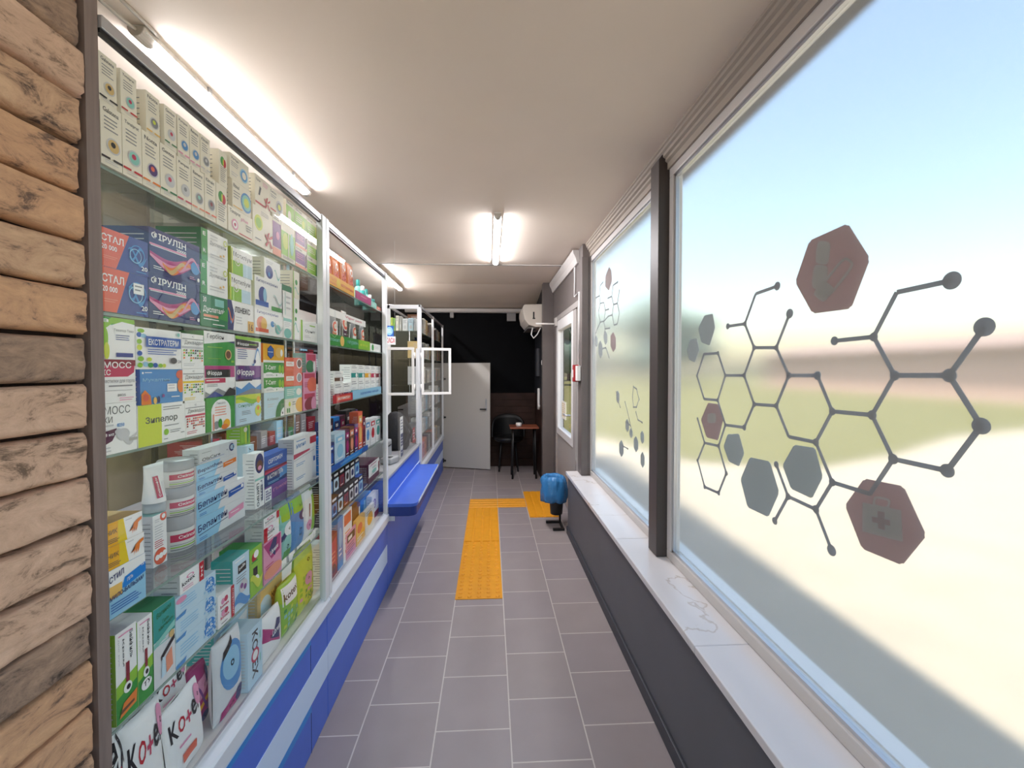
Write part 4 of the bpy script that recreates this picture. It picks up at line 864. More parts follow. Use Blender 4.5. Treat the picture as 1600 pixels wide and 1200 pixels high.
stack(G3, S2_, 289.5, 321, 679, [(630, dek('M', 'MRrf'), 'w', 'white carton with a pink bar and red dot grid, lowest in its column'), (576, dek('y', 'glyd'), 'w', 'white carton with a yellow bar and dot grid, middle in its column', dict(L=285.5, R=319)),
                                 (520, dek('h', 'gold'), 'w', 'white carton with a grey bar and dot grid, topmost in its column', dict(L=284, R=318.5))], d=.05)
stack(G3, S2_, 322, 367, 672, [(622, 'Q 0 0 1 0 1 .9 0 1 g;E .5 .55 .34 .38 w;R .16 0 .84 .55 w;F .35 .78 .07 .3 e Гексаліз;L .28 .4 .74 .72 4 O;E .32 .16 .1 .12 e;E .45 .2 .07 .14 g;E .68 .16 .12 .14 Y;R .2 .02 .24 .5 O;E .6 .08 .12 .08 o', 'g', 'green carton with a white arch and herb print, lowest in its column'),
                               (571, 'R 0 .0 1 1 w;R 0 .62 1 1 m;R .04 .62 .84 .88 K;T .08 .67 .17 .46 w Фіорда;R 0 .45 .66 .6 M;L .04 .48 .5 .56 1 w;Q 0 0 1 0 1 .3 .7 .12 .4 .28 .15 .1 0 .2 e;Q 0 0 .6 0 .3 .18 N;Q .55 0 1 0 1 .18 .8 .28 D;L .05 .32 .4 .42 2 e', 'w', 'magenta and white carton with mountain print, middle in its column', dict(L=319.5, R=367)),
                               (516, 'Q 0 .62 1 .78 1 1 0 1 w;Q .75 .74 1 .70 1 .78 n;F .10 .76 .17 .52 k Гербіон;L .1 .5 .6 .56 1 l;L .1 .18 .55 .22 1 l;C .76 .34 .16 A;C .76 .34 .12 q;R .85 .1 .95 .16 l', 'g', 'green carton with a slanted white top and a golden seal, topmost', dict(L=318.5, R=367))], d=.06)
stack(G3, S2_, 368.5, 408, 664, [(618, 'R 0 .74 1 1 L;W 0 1 .82 .08 .08 1 l;R .05 0 1 .66 S;F .08 .56 .14 .62 g Синупрет;C .88 .78 .12 Y;E .86 .4 .13 .2 L;C .86 .48 .07 o;C .86 .25 .06 z;L .2 .3 .6 .46 3 e;L .1 .08 .4 .2 2 e', 'S', 'pale carton with a lime wave on top, lowest in its column'),
                                 (571, 'R 0 .5 1 1 P;Q .5 1 1 1 1 .6 .7 .55 p;T .05 .62 .26 .66 w Фіорда;R 0 .47 .62 .53 k;Q 0 0 1 0 1 .35 .75 .2 .5 .42 .2 .2 0 .3 a;Q 0 0 1 0 1 .12 .6 .2 .3 .1 e', 'w', 'deep purple carton with mountain print, middle in its column', dict(L=368)),
                                 (524, 'R 0 .88 1 1 l;Q 0 .62 .8 .62 .9 .7 .9 .85 0 .9 K;T .05 .67 .13 .44 w Фіорда;L .5 .68 .85 .78 1 l;L .06 .2 .5 .56 5 N;W .6 .95 .3 .3 .06 4 a;C .72 .15 .07 n;R .0 .58 .8 .6 M', 'w', 'white carton with a black title bar and a clef shape, topmost', dict(L=368))], d=.06)
ts = 'R 0 .3 1 1 g;T .08 .52 .3 .5 w Т-Септ;E .78 .55 .07 .3 l;E .92 .5 .06 .3 l;E .25 .12 .25 .25 w;L .1 .08 .5 .22 2 e;C .6 .15 .06 g'
stack(G3, S2_, 412.5, 444, 657, [(614, 'F .16 .66 .13 .55 e Клівер;L .16 .4 .5 .56 2 h;E 1 .0 .46 .7 G;E 1.0 .0 .2 .34 w;C .9 .12 .05 k;L .7 .92 .95 .97 1 h', 'S', 'pale grey-blue carton with a dark green arc, lowest in its column', dict(side='e')),
                                 (590.5, ts, 'w', 'green and white carton, lower of the matching pair', dict(L=412)), (566, ts, 'w', 'green and white carton, upper of the matching pair', dict(L=411.5)),
                                 (536, 'R 0 0 1 .12 w;H .34 .56 .38 n;H .34 .56 .33 b;L .2 .5 .45 .6 1 w;E .75 .55 .2 .3 z;E .85 .55 .06 .2 w', 'Y', 'yellow carton with a dark blue hexagon, topmost in its column', dict(L=411, side='o'))], d=.07)
og = 'R .06 .4 .5 .72 w;L .1 .48 .46 .64 2 f;E .82 .6 .17 .34 w;E .82 .6 .13 .28 %s;L .06 .1 .5 .26 2 O'
stack(G3, S2_, 445.5, 472, 651, [(624, 'E .9 .5 .3 .5 Y;C .25 .65 .16 L;R .1 .1 .16 .4 g;R .2 .1 .26 .4 g;L .4 .5 .6 .8 2 e', 'c', 'cream carton with yellow banana shape, lowest beside the post'), (604.5, 'E .8 .5 .16 .3 c;L .1 .2 .6 .8 4 w', 'T', 'pale green carton, second from bottom beside the post'),
                                 (581.5, og % 'e', 'f', 'orange carton with a grey round picture, lower of its pair'), (558, og % 'q', 'f', 'orange carton with a brown round picture, upper of its pair')], d=.05)
stack(G3, S2_, 473.5, 494, 646, [(613, 'R .1 .62 .9 .9 M;E .6 .3 .5 .4 R;E .8 .3 .2 .4 i', 'i', 'pink carton with a dark red fruit shape, lowest against the post', dict(side='M')), (582, 'R .1 .7 .9 .95 M;E .7 .35 .4 .4 f;L .1 .2 .4 .5 3 M', 'i', 'pink carton with a coral fruit shape, middle against the post', dict(side='M')),
                                 (551.5, 'R .1 .62 .95 .95 M;E .4 .3 .4 .34 G;E .8 .3 .12 .3 w', 'i', 'pink carton with a green shape, topmost against the post', dict(L=478, side='T'))], d=.05)

G4 = 'ointment cartons on the fourth shelf'; S3_ = SH[3]
ha = 'R 0 0 .38 1 Y;Q .3 0 .55 0 .45 1 .3 1 y;F 0 .5 .2 .28 d НИК;L 0 .1 .36 .32 3 d;L .5 .8 .75 .9 1 h;Q .68 .34 .74 .62 .86 .74 .97 .78 .97 .66 .86 .56 .84 .38 .8 .2 .78 .4 .75 .18 .73 .4 .68 .14 .70 .42 .60 .3 o;R .96 .3 .985 .8 h'
stack(G4, S3_, 170.5, 228, 974, [(893, 'R 0 .0 1 1 w;R 0 0 1 .62 s;R 0 .66 .33 .40 z;Q .33 .52 .40 .72 1 .82 1 .60 .4 .5 B;U .0 .73 .13 .38 .08 n СТИЛ;U .46 .60 .07 .16 .03 w ГЕЛЬ;U .0 .36 .10 .92 .10 n МИЛО-БАЛЬЗАМ;L .02 .08 .9 .3 4 b;U .85 .76 .05 .12 .02 w 4 в 1', 's', 'sky blue and white soap carton, lowest of the stack by the trim', dict(side='b')),
                                 (857, ha, 'w', 'yellow and white carton with an orange hand, lower of the pair', dict(L=168, R=226, side='A')), (820, ha, 'w', 'yellow and white carton with an orange hand, upper of the pair', dict(L=166, R=223, side='A', top='A'))], d=.09)
stack(G4, S3_, 239, 261, 889, [(807, 'C .78 .93 .09 f;C .78 .93 .045 w;L .12 .5 .8 .8 6 h;L .1 .34 .8 .5 4 r;C .5 .17 .16 f;C .26 .17 .055 w;C .52 .18 .055 w;C .78 .2 .055 w;L .1 .84 .5 .92 2 h', 'w', 'tall white carton with a red dotted circle at its foot', dict(side='h', top='T'))], d=.05)
bp = 'Q 0 0 .28 0 .4 1 0 1 B;Q 0 0 .4 0 .55 1 0 1 s;U .03 .42 .3 .56 .13 n %s;Q .04 .30 .60 .42 .60 .45 .04 .33 n;Q .62 .30 .96 .44 .96 .74 .62 .62 %s;L .66 .48 .9 .56 1 w;L .05 .06 .2 .2 2 b'
stack(G4, S3_, 306.5, 383, 852, [(813, bp % ('Бепантен', 'i'), 'W', 'pale blue carton with a pink flash, lowest of the tall stack'), (778, bp % ('Бепантен', 'b')+';C .92 .62 .1 w', 'W', 'pale blue carton with a blue flash, second from the bottom of the stack'),
                                 (754, bp % ('Бепантен', 'b')+';C .92 .66 .12 w', 'W', 'pale blue carton with a blue flash, middle of the tall stack', dict(R=371)), (728, bp % ('Bepanthen', 'o'), 'W', 'pale blue carton with an orange flash, fourth up the stack', dict(R=371)),
                                 (703, 'U .06 .14 .22 .46 .09 d OlaCare;L .06 .66 .3 .74 1 e;O .84 .56 .3 .12 n;O .87 .56 .2 .07 s;U .68 .42 .1 .05 .0 e 6;Q .0 .08 .62 .2 .62 .22 0 .1 b', 'W', 'white carton with a navy ring, topmost of the tall blue stack', dict(L=311.5, R=370.5))], d=.045, name='ointment_box')
stack(G4, S3_, 385, 397.5, 800, [(697, 'V .35 .96 .9 .32 d ДИКЛОСЕЙФ;R .05 0 .12 1 h', 'S', 'upright white carton with sideways lettering, thin one beside the stack', dict(back=.015))], d=.03)
stack(G4, S3_, 398.5, 413, 797, [(709, 'E .5 .8 .46 .18 n;E .5 .76 .34 .1 q;E .5 .72 .2 .04 i;R 0 .5 1 .54 T;V .1 .45 .42 .3 d ЦИПРО;V .55 .48 .4 .2 e гель;R .7 .1 .78 .4 n', 'w', 'upright white carton with a dark oval picture')], d=.04)
stack(G4, S3_, 413.5, 457.5, 787, [(763, 'R .0 0 .22 .9 w;X .03 .1 .2 .8 4 4 P;U .28 .4 .28 .5 .1 i Гінкор;E .9 .5 .06 .3 w;C .9 .5 .12 v', 'p', 'violet gel carton, lowest of the three'), (739, 'Q .5 .2 1 .4 1 1 .5 .9 a;E .93 .5 .07 .35 i;U .08 .4 .34 .54 .12 w ФАСТУМ ГЕЛЬ;L .1 .08 .6 .25 2 s;Q .0 .84 1 .96 1 1 0 1 M', 'n', 'navy and cyan gel carton, middle of the three'),
                                 (714, 'U .12 .42 .3 .48 .1 w СЕРТОФЕН;R 0 0 1 .12 R;L .1 .2 .5 .3 1 s;R .86 .3 .97 .5 w', 'b', 'royal blue carton, topmost of the three')], d=.05)
stack(G4, S3_, 459, 494, 766, [(711, 'Q 0 .86 .7 .95 .7 1 0 1 M;L .1 .6 .5 .7 2 a;L .1 .2 .5 .3 2 a;R .86 .55 .94 .7 b;Q .0 .8 .9 .9 .9 .92 0 .82 h', 'w', 'large white carton with a red top line by the post'), (687, 'R .7 .3 1 .8 r;U .1 .3 .3 .4 .1 a Метил;L .1 .7 .5 .85 1 a', 'w', 'white carton with a red end block, resting on the large one', dict(side='h'))], d=.06)
# tube standing on the red dotted carton, and three jars
def jar_at(z, h, lab):
    e = tag(empty('cream_jar', (JX, JY, z)), lab, 'jar', 'white cream jars'); r = JR
    k = MB(); k.lathe((0, 0, 0), [(r*.9, 0), (r, .004), (r, h*.58), (r*.95, h*.62)], M_white, 30); k.build('body', e)
    k = MB(); k.lathe((0, 0, h*.62), [(r*1.02, 0), (r*1.03, .002), (r*1.03, h*.34), (r*.98, h*.375)], mat('grey jar lid', 'b4b6ba', .3), 30); k.build('lid', e)
    k = MB(); vs = []; n = 18
    for z0, z1, m in ((.30, .50, ink('M')), (.06, .09, ink('e')), (.13, .16, ink('l')), (.20, .215, ink('e'))):
        for i in range(n):
            a, b = -1.3+2.3*i/n, -1.3+2.3*(i+1)/n; R_ = r+.0006
            k.poly([(R_*math.cos(a), R_*math.sin(a), z0*h), (R_*math.cos(b), R_*math.sin(b), z0*h), (R_*math.cos(b), R_*math.sin(b), z1*h), (R_*math.cos(a), R_*math.sin(a), z1*h)], m)
    vs, fs = glyph('Скіпофіт'); R_ = r+.0012
    k.raw([(R_*math.cos(-.85+1.4*x), R_*math.sin(-.85+1.4*x), h*(.34+.12*y)) for x, y in vs], fs, ink('w')); k.build('label_band', e, fix=False)
JZ = S3_; p = atZ(276, 867, S3_+.003); JX = p.x-.035; JY = Yat(276, JX, S3_+.06); JR = .5*(Yat(294, JX, S3_+.08)-Yat(258, JX, S3_+.08))*.93
zt = [atX(276, y, JX).z for y in (801, 757, 716)]; zb = S3_+.0008
for z, l in zip(zt, ('white cream jar with a red label band, lowest of three', 'white cream jar with a red label band, middle of three', 'white cream jar with a red label band, topmost of three')):
    jar_at(zb, z-zb-.001, l); zb = z
xb_ = atZ(239, 889, S3_).x; zc = atX(239, 807, xb_).z+.001; tx = xb_-.025
e = tag(empty('cream_tube', (tx, Yat(241, tx, zc), zc)), 'white squeeze tube with a red name bar, standing on its cap', 'tube'); hh = atX(241, 724, tx).z-zc; ww = .5*(Yat(257, tx, zc+.1)-Yat(226, tx, zc+.1))
k = MB(); k.lathe((0, 0, 0), [(ww*.72, 0), (ww*.74, .003), (ww*.72, hh*.2)], mat('grey cap', 'a9b3b8', .35), 22); k.build('cap', e)
k = MB(); n = 24; vs = []; fs = []
for j in range(11):
    t = j/10; rx = ww*.72*(1-t)+.002; ry = ww*(.76+.26*t)
    for i in range(n): a = 2*math.pi*i/n; vs.append((rx*math.cos(a), ry*math.sin(a), hh*(.2+.8*t)))
for j in range(10):
    for i in range(n): fs.append((j*n+i, j*n+(i+1) % n, (j+1)*n+(i+1) % n, (j+1)*n+i))
fs.append(tuple(range(10*n, 11*n))); k.raw(vs, fs, ink('w'), True)
sl_ = lambda v: ww*.72*(1-(v-.2)/.8)+.003
def tq(pts, m): k.poly([(sl_(v)*math.sqrt(max(0, 1-(u/1.05)**2)), u*ww, hh*v) for u, v in pts], m)
for v in [.3+.05*i for i in range(9)]: tq([(-.5, v), (-.02, v), (-.02, v+.05), (-.5, v+.05)], ink('M'))
gv, gf = glyph('Скіпофіт'); k.raw([(sl_(.33+.4*x)*.985+.0012, ww*(-.14-.26*y), hh*(.33+.4*x)) for x, y in gv], gf, ink('w'))
for u in (.15, .3, .45): tq([(u, .3), (u+.05, .3), (u+.05, .62), (u, .62)], ink('h'))
k.build('tube_body', e, fix=False)
stack('stock_back', S3_, 377, 391, 697+90, [(700, 'L .1 .1 .9 .9 4 h', 'h', 'plain grey carton half hidden behind the thin upright one', {}), (661, 'E .3 .5 .1 .4 l;E .5 .4 .1 .35 L;E .7 .55 .1 .4 g;E .45 .7 .2 .1 c', 'l', 'pale green carton with aloe leaf print above the hidden grey one', {})], d=.05, xf=-.86)

G5 = 'feminine care cartons on the fifth shelf'; S4_ = SH[4]
bf = 'R 0 0 1 .42 g;Q 0 .42 1 .50 1 .36 0 .28 l;V .62 .95 .32 .2 d Байфиль;V .3 .9 .3 .1 d Крем;V .1 .93 .3 .06 h для рук;R .45 .40 .62 .62 R;E .52 .34 .2 .06 w;E .55 .34 .1 .03 k;L .1 .93 .9 .97 1 i'
stack(G5, S4_, 181, 214.5, 1130, [(992, bf+';Q .1 .06 .9 .10 .95 .25 .3 .2 o;Q .15 .1 .8 .13 .8 .16 .2 .14 q', 'w', 'white and green carton with sideways lettering, first by the trim', dict(side='l', top='h'))], d=.07)
stack(G5, S4_, 215.2, 239, 1106, [(972, bf+';E .5 .2 .35 .07 w;U .3 .17 .06 .5 .03 k ТУ', 'w', 'white and green carton with sideways lettering, second from the trim', dict(side='l', top='h'))], d=.07)
stack(G5, S4_, 240, 274, 1086, [(954, 'R 0 .58 1 1 t;Q 0 .5 1 .62 1 .7 0 .56 T;U .15 .86 .07 .66 .04 G Валинол;U .4 .76 .05 .3 .02 G Гель;U .2 .69 .05 .7 .04 G жіночності;L .1 .5 .7 .6 3 T;Q .3 .30 .95 .46 .95 .52 .3 .36 k;Q .55 .1 .85 .14 .8 .38 .5 .3 O;Q .3 .08 .5 .1 .5 .32 .35 .34 S;E .8 .55 .12 .05 A', 'W', 'teal-topped white gel carton, tall one in the front row', dict(side='g', top='G'))], d=.08)
ob = 'C .84 .48 .36 B;T .75 .36 .24 .18 w ob;X .66 .02 1 .98 6 6 saS;L .1 .3 .55 .8 4 s;Q 0 .0 .2 .02 .24 .2 0 .14 a'
z_ = stack(G5, S4_, 274.5, 337.5, 1040, [(1006, ob, 'S', 'pale blue carton with round blue emblem, lowest of three', {}), (971, ob, 'S', 'pale blue carton with round blue emblem, middle of three'), (936, ob+';E .12 .8 .12 .14 i', 'S', 'pale blue carton with round blue emblem, topmost of three'),
            (881, 'U .08 .34 .22 .54 .10 k kotex;E .42 .7 .16 .1 i;E .42 .7 .1 .06 w;R .80 0 1 1 r;V .85 .8 .6 .1 w 3+4;L .1 .08 .6 .28 2 i', 'w', 'white carton with a red end stripe lying on the blue emblem stack', dict(L=281, R=318.5, side='h', d=.06))], d=.08)
kx = 'C .3 .74 .09 i;C .5 .76 .09 M;T .12 .56 .1 .56 M kotex;C .3 .38 .09 i;C .5 .4 .09 M;T .12 .22 .1 .56 M kotex;L .14 .46 .6 .5 1 k;L .14 .06 .6 .12 1 k;R .80 0 1 1 r;V .86 .9 .8 .08 w нормал'
stack(G5, S4_, 341, 365.5, 992, [(932, kx, 'w', 'white carton with a red side stripe, front one beside the blue emblem stack')], d=.05)
stack(G5, S4_, 338, 362.5, 975, [(899, 'C .8 .62 .12 B;T .7 .58 .08 .2 w ob;Q .2 .8 .6 .9 .6 .98 .2 .9 o;X .5 .3 1 .9 5 6 sa', 'S', 'pale blue carton with small round emblem, standing behind the red-striped one', dict(side='h'))], d=.05, xf=-.80)
stack(G5, S4_, 364, 390, 963, [(877, 'R .3 .68 .8 .84 k;U .36 .73 .06 .38 .04 w bella;L .2 .5 .8 .64 3 e;E .6 .4 .25 .12 h;C .5 .42 .05 p;C .7 .36 .05 p;W 0 1 .15 .08 .1 0 a;L .1 .9 .8 .96 1 w', 'S', 'teal and white carton with a black name block', dict(side='t', top='t'))], d=.06)
stack(G5, S4_, 390.5, 410, 942, [(861, 'R 0 0 1 .45 l;R .25 .4 .6 .58 k;E .35 .8 .2 .1 r;E .5 .85 .2 .08 w;C .5 .3 .1 w;W 0 1 .3 .1 .1 1 L;L .1 .66 .8 .74 1 g', 'l', 'lime carton with a black name block, narrow one', dict(side='g', top='g'))], d=.09)
z_ = stack(G5, S4_, 412, 440, 922, [(851, 'Q 0 .95 .95 1 .9 .6 .42 .5 m;Q .28 .75 .55 1 .75 .95 .62 .52 n;U .35 .6 .12 .45 .08 w Libresse;L .1 .3 .6 .42 2 M;U .05 .1 .08 .6 .1 M Natural;E .5 .2 .5 .15 O', 'i', 'pink and magenta carton with a navy diamond', dict(top='i'))], d=.07)
e_ = 'U .1 .3 .24 .6 .1 k kotex;E .4 .72 .2 .16 i;E .4 .72 .12 .1 w;L .1 .08 .6 .2 1 M'
for i, (yt, yb, sd) in enumerate(((825, 851, 'R 0 0 .22 .9 r'), (796, 824, 'R .82 .1 1 1 r'))):
    x = -.735; zb = z_+.0005; zt = min(atX(412, yt, x).z, ceil_(S4_)); k = carton('pad_box', Yat(436, x, zb)-Yat(412, x, zb), zt-zb-.0004, .06, e_+';'+sd, 'w', 'h')
    put(k, 'pad_box', ['small white carton with a red left stripe, lower on the pink one', 'small white carton with a red right stripe, topmost above the pink one'][i], 'box', (x, Yat(412, x, zb), zb), group=G5); z_ = zt
# soft packs
def pack(L, R, yt, yb, lab, art, base, side=None, d=.06, rot=0, xf=-.74, z=None, grp='soft pads packs', lean=0):
    p0 = atX(L, yb, xf); zb = p0.z if z is None else z+.0008; y0 = Yat(L, xf, zb+.05); y1 = Yat(R, xf, zb+.05); h = min(atX(L, yt, xf).z, ceil_(zb))-zb
    return put(softpack(y1-y0, h, d, art, base, side), 'pad_pack', lab, 'pack', (xf, y0, zb), (math.radians(rot), math.radians(lean), 0), grp)
pack(441, 459, 779, 888, 'tall green-topped pad pack with a navy band, first of the three', 'R .05 .7 .95 .96 l;Q .0 .45 1 .7 1 .5 0 .35 n;E .6 .55 .35 .12 w;E .5 .25 .4 .2 T;R .2 .05 .8 .2 g', 'T', 'g', z=S4_)
pack(459.5, 479, 771, 868, 'tall lime and blue pad pack, middle of the three', 'R .05 .7 .95 .96 l;Q .05 .0 .9 .05 .95 .62 .2 .66 a;E .7 .62 .3 .1 n;E .75 .6 .15 .06 w;T .45 .78 .06 .3 g bella', 'a', 'l', z=S4_)
pack(479.5, 495, 762, 852, 'tall white and lime pad pack against the post', 'R .5 .05 .95 .95 l;R .3 .45 .36 .7 R;E .3 .3 .2 .1 i', 'w', 'l', z=S4_)
B0 = FLOORZ; KT = 'U .06 .58 .24 .17 .02 k K;U .24 .60 .2 .16 .02 r O;U .42 .62 .17 .14 .02 M +;U .58 .63 .2 .16 .02 k e;U .76 .65 .2 .16 .02 k x;E .85 .82 .12 .14 i;L .2 .4 .6 .48 1 i;R .25 .2 .62 .32 f'
GP = 'white pad packs on the showcase bottom'
pack(176, 204, 1130, 1222, 'white and red pad pack with black letters, first by the trim', 'Q .2 .02 .95 .02 .95 .5 .5 .7 r;U .1 .55 .3 .3 .1 k e;U .45 .62 .3 .35 .1 k x', 'w', z=B0, grp=GP)
pack(205, 264, 1140, 1240, 'white pad pack lying low in front of the tilted ones', KT, 'w', z=B0, grp=GP, xf=-.728, d=.045)
pack(276, 328, 1106, 1175, 'white pad pack with large slanted letters, front one of the tilted two', KT, 'w', z=B0, grp=GP, xf=-.730, rot=7, d=.04)
yb_ = Yat(243, -.79, .62); w_ = Yat(300, -.79, .62)-yb_
put(softpack(w_, .105, .055, 'L .2 .3 .8 .6 2 h', 'w', 'e'), 'pad_pack', 'plain white pad pack underneath the upper lettered one', 'pack', (-.79, yb_, B0+.0008), (0, 0, 0), GP)
put(softpack(w_, .125, .055, KT, 'w', 'e'), 'pad_pack', 'white pad pack with large slanted letters, upper one lying on another pack', 'pack', (-.788, yb_+.006, B0+.1075), (math.radians(6), 0, 0), GP)
pack(308, 332, 1050, 1140, 'magenta pad pack with a yellow ribbon', 'Q .1 .4 .9 .75 .9 .9 .2 .8 i;Q .1 .25 .9 .5 .9 .58 .1 .34 Y;E .6 .15 .25 .1 n;Q .55 .7 .9 .8 .8 .95 .6 .9 n;W 0 1 .5 .2 .05 1 p', 'm', z=B0, xf=-.785, d=.05)
pack(345, 384, 1010, 1100, 'round-bellied blue and white pad pack', 'E .5 .62 .42 .3 a;E .45 .66 .3 .2 s;Q .15 .76 .5 .9 .55 .98 .2 .86 k;Q .1 .02 .9 .05 .8 .25 .1 .15 m;E .75 .18 .15 .1 n', 'W', z=B0, xf=-.735, d=.045)
stack('cartons on the showcase bottom', B0, 387, 410, 1087, [(990, 'V .3 .92 .8 .4 k KOTEX;C .5 .5 .12 M;C .5 .5 .08 w;L .8 .1 .9 .9 2 T', 'S', 'pale green-grey carton with sideways black lettering', {})], d=.08, xf=-.735)
stack('cartons on the showcase bottom', B0, 334, 388, 1140, [(1040, 'L .1 .1 .9 .9 5 h', 'E', 'plain carton under the teal one at the showcase bottom', {}), (975, 'U .3 .3 .2 .2 .1 k bella;R .0 .75 1 1 t;X .05 .8 .9 .95 7 1 T;Q .45 .1 .95 .3 .95 .6 .4 .5 w', 'S', 'teal-topped carton leaning above the blue pack', dict(side='t', top='t'))], d=.08, xf=-.83)
stack('cartons on the showcase bottom', B0, 402, 441, 1070, [(1000, 'L .1 .1 .9 .9 4 e', 'E', 'plain beige carton under the golden one', {}), (929, 'E .3 .5 .25 .3 S;U .55 .55 .2 .22 .1 k bella;R 0 0 .12 1 A;Q .7 .1 1 .2 1 .7 .8 .6 O', 'z', 'golden carton with pale ovals in the second row', dict(side='A', top='A'))], d=.08, xf=-.80)
pack(412, 445, 976, 1050, 'white pad pack with a magenta panel and navy diamond', 'Q .05 .55 .35 .45 .75 .25 .7 .5 .1 .85 m;Q .35 .5 .62 .82 .8 .75 .68 .35 n;U .4 .5 .14 .4 .06 w Libresse;Q .85 .3 .95 .9 .98 .9 .92 .2 m', 'w', z=B0, xf=-.737, d=.05)
pack(445, 470, 918, 1012, 'green floral pad pack with a white name band', 'R .05 .6 .95 .95 w;U .1 .68 .14 .7 .06 k kotex;X .05 .05 .95 .55 6 5 lLTg', 'l', z=B0, xf=-.745, d=.05)
pack(470, 494, 865, 985, 'tall lime pad pack with flower print by the post', 'X .05 .05 .95 .6 7 7 lLgi;E .5 .8 .4 .15 L;E .5 .5 .2 .1 i;T .5 .15 .08 .4 g Nat', 'L', 'l', z=B0, xf=-.745, d=.05)

# ================================================================ the middle showcase
def tray(name, L, R, yt, yb, shelf, lab, art, base, xf=-.728, d=.004, z=None):
    zb = (shelf if z is None else z)+.0005; zt = atX(L, yt, xf).z; y0, y1 = Yat(L, xf, zb), Yat(R, xf, zb)
    return put(carton(name, y1-y0, zt-zb, d, art, base, marks=False), name, lab, 'shelf strip', (xf, y0, zb))
H1 = 'candy pouches on the top shelf of the middle showcase'
tray('display_strip', 508, 554, 422, 439, S0, 'yellow printed strip in front of the orange pouches', 'R 0 0 1 1 Y;U .05 .45 .3 .3 -.02 o МУЛЬТИ;E .4 .5 .06 .42 y;U .5 .35 .34 .44 -.02 f вітаміни;L .05 .1 .35 .3 2 f', 'Y')
for i, (a, b) in enumerate(((509, 520), (520.5, 532), (532.5, 543), (543.5, 554))):
    xf = -.745; y0, y1 = Yat(a, xf, 2.0), Yat(b, xf, 2.0); hh = (.15, .15, .185, .175)[i]
    put(softpack(y1-y0-.002, hh, .03, 'C .5 .72 .12 w;C .5 .72 .06 o;E .4 .45 .2 .08 f;E .6 .38 .25 .1 f;L .2 .15 .8 .25 2 z;E .35 .6 .14 .06 O;E .7 .55 .12 .06 r;E .3 .3 .12 .07 r', 'o', 'f'), 'candy_pouch', 'orange pouch with white ring, %s from the post' % ['first', 'second', 'third', 'fourth'][i], 'pouch', (xf, y0, S0+.0006), group=H1)
tray('display_strip', 556, 580, 453, 464, S0, 'magenta printed strip beside the yellow one', 'L .3 .35 .8 .7 1 i', 'm')
def bottle(x, px, z, r, h, cm, km, lab, grp, name='bottle', cat='bottle'):
    y = Yat(px, x, z+h/2); e = tag(empty(name, (x, y, z+.0006)), lab, cat, grp)
    k = MB(); k.lathe((0, 0, 0), [(r*.92, 0), (r, .004), (r, h*.62), (r*.75, h*.72), (r*.42, h*.76)], ink(cm), 20); k.build('body', e)
    k = MB(); k.lathe((0, 0, h*.76), [(r*.5, 0), (r*.52, h*.02), (r*.5, h*.22), (r*.3, h*.24)], ink(km), 16); k.build('cap', e)
    k = MB(); n = 12
    for i in range(n):
        a, b = -1.4+2.4*i/n, -1.4+2.4*(i+1)/n; q = r+.0006
        k.poly([(q*math.cos(a), q*math.sin(a), h*.2), (q*math.cos(b), q*math.sin(b), h*.2), (q*math.cos(b), q*math.sin(b), h*.5), (q*math.cos(a), q*math.sin(a), h*.5)], ink('w'))
    k.build('label_band', e, fix=False); return e
for i, (px, x, r, h, c) in enumerate(((559.5, -.81, .022, .16, 'T'), (566.5, -.78, .022, .12, 't'), (572, -.82, .024, .14, 'T'), (578, -.79, .020, .10, 't'), (583, -.80, .020, .09, 'T'))):
    bottle(x, px, S0, r, h, c, 'w' if i % 2 else 't', 'teal bottle on the top shelf behind the magenta strip, %s in line' % ['first', 'second', 'third', 'fourth', 'fifth'][i], 'teal bottles on the top shelf')
stack('cartons by the end post', S0, 589, 595, 490, [(478, 'L .2 .3 .8 .7 2 w', 'f', 'small red carton at the far end of the top shelf')], d=.05, xf=-.735)
stack('cartons by the end post', S0, 580, 588.5, 482, [(470, 'L .2 .3 .8 .7 2 w', 'T', 'small teal carton near the far end of the top shelf')], d=.05, xf=-.735)
# header-board display with sachets
e = tag(empty('sachet_display', (-.728, Yat(506.5, -.728, 1.66), S1_+.0006)), 'cardboard display with a white header board and green base strip', 'display'); w = Yat(578, -.728, 1.66)-e.location.y; h = atX(508, 478, -.728).z-S1_
k = MB(); k.box((-.17, 0, 0), (-.166, w*.9, h), ink('w')); k.build('back_panel', e)
k = carton('header_board', w*.9, h*.20, .004, 'T .45 .3 .45 .45 M Vigor pack', 'w', marks=False); o = k.build('header_board', e, (-.005, 0, h*.8), fix=False)
k = carton('base_strip', w, .052, .004, 'R 0 0 .02 1 G;T .05 .3 .4 .22 T фітокап;E .32 .5 .04 .48 z;T .42 .3 .4 .3 T натурально;R .68 0 1 1 l;T .72 .3 .35 .2 L фіто', 'g', marks=False); k.build('base_strip', e, (0, 0, 0), fix=False)
for i in range(9):
    xf = -.752-.03*(i % 2); y0 = e.location.y+.012+i*w/9.4; hh = .19 if i in (0, 3, 4) else .145
    put(softpack(w/9.8, hh, .02, 'R .1 .05 .9 .5 %s;C .5 .66 .2 w;C .5 .66 .17 f;C .5 .66 .09 c;L .15 .1 .85 .4 3 h' % ['w', 'v', 'O'][i % 3], ['e', 'E', 'e'][i % 3]), 'sachet', 'sachet with red ring in the green based display, %s along' % ['first', 'second', 'third', 'fourth', 'fifth', 'sixth', 'seventh', 'eighth', 'ninth'][i], 'sachet', (xf, y0, S1_+.0008), group='sachets in the display')
stack('cartons by the end post', S1_, 579, 595, 548, [(536, 'E .2 .5 .1 .4 g;L .4 .3 .9 .7 2 h', 'w', 'small white carton beside the green base strip')], d=.05, xf=-.735)
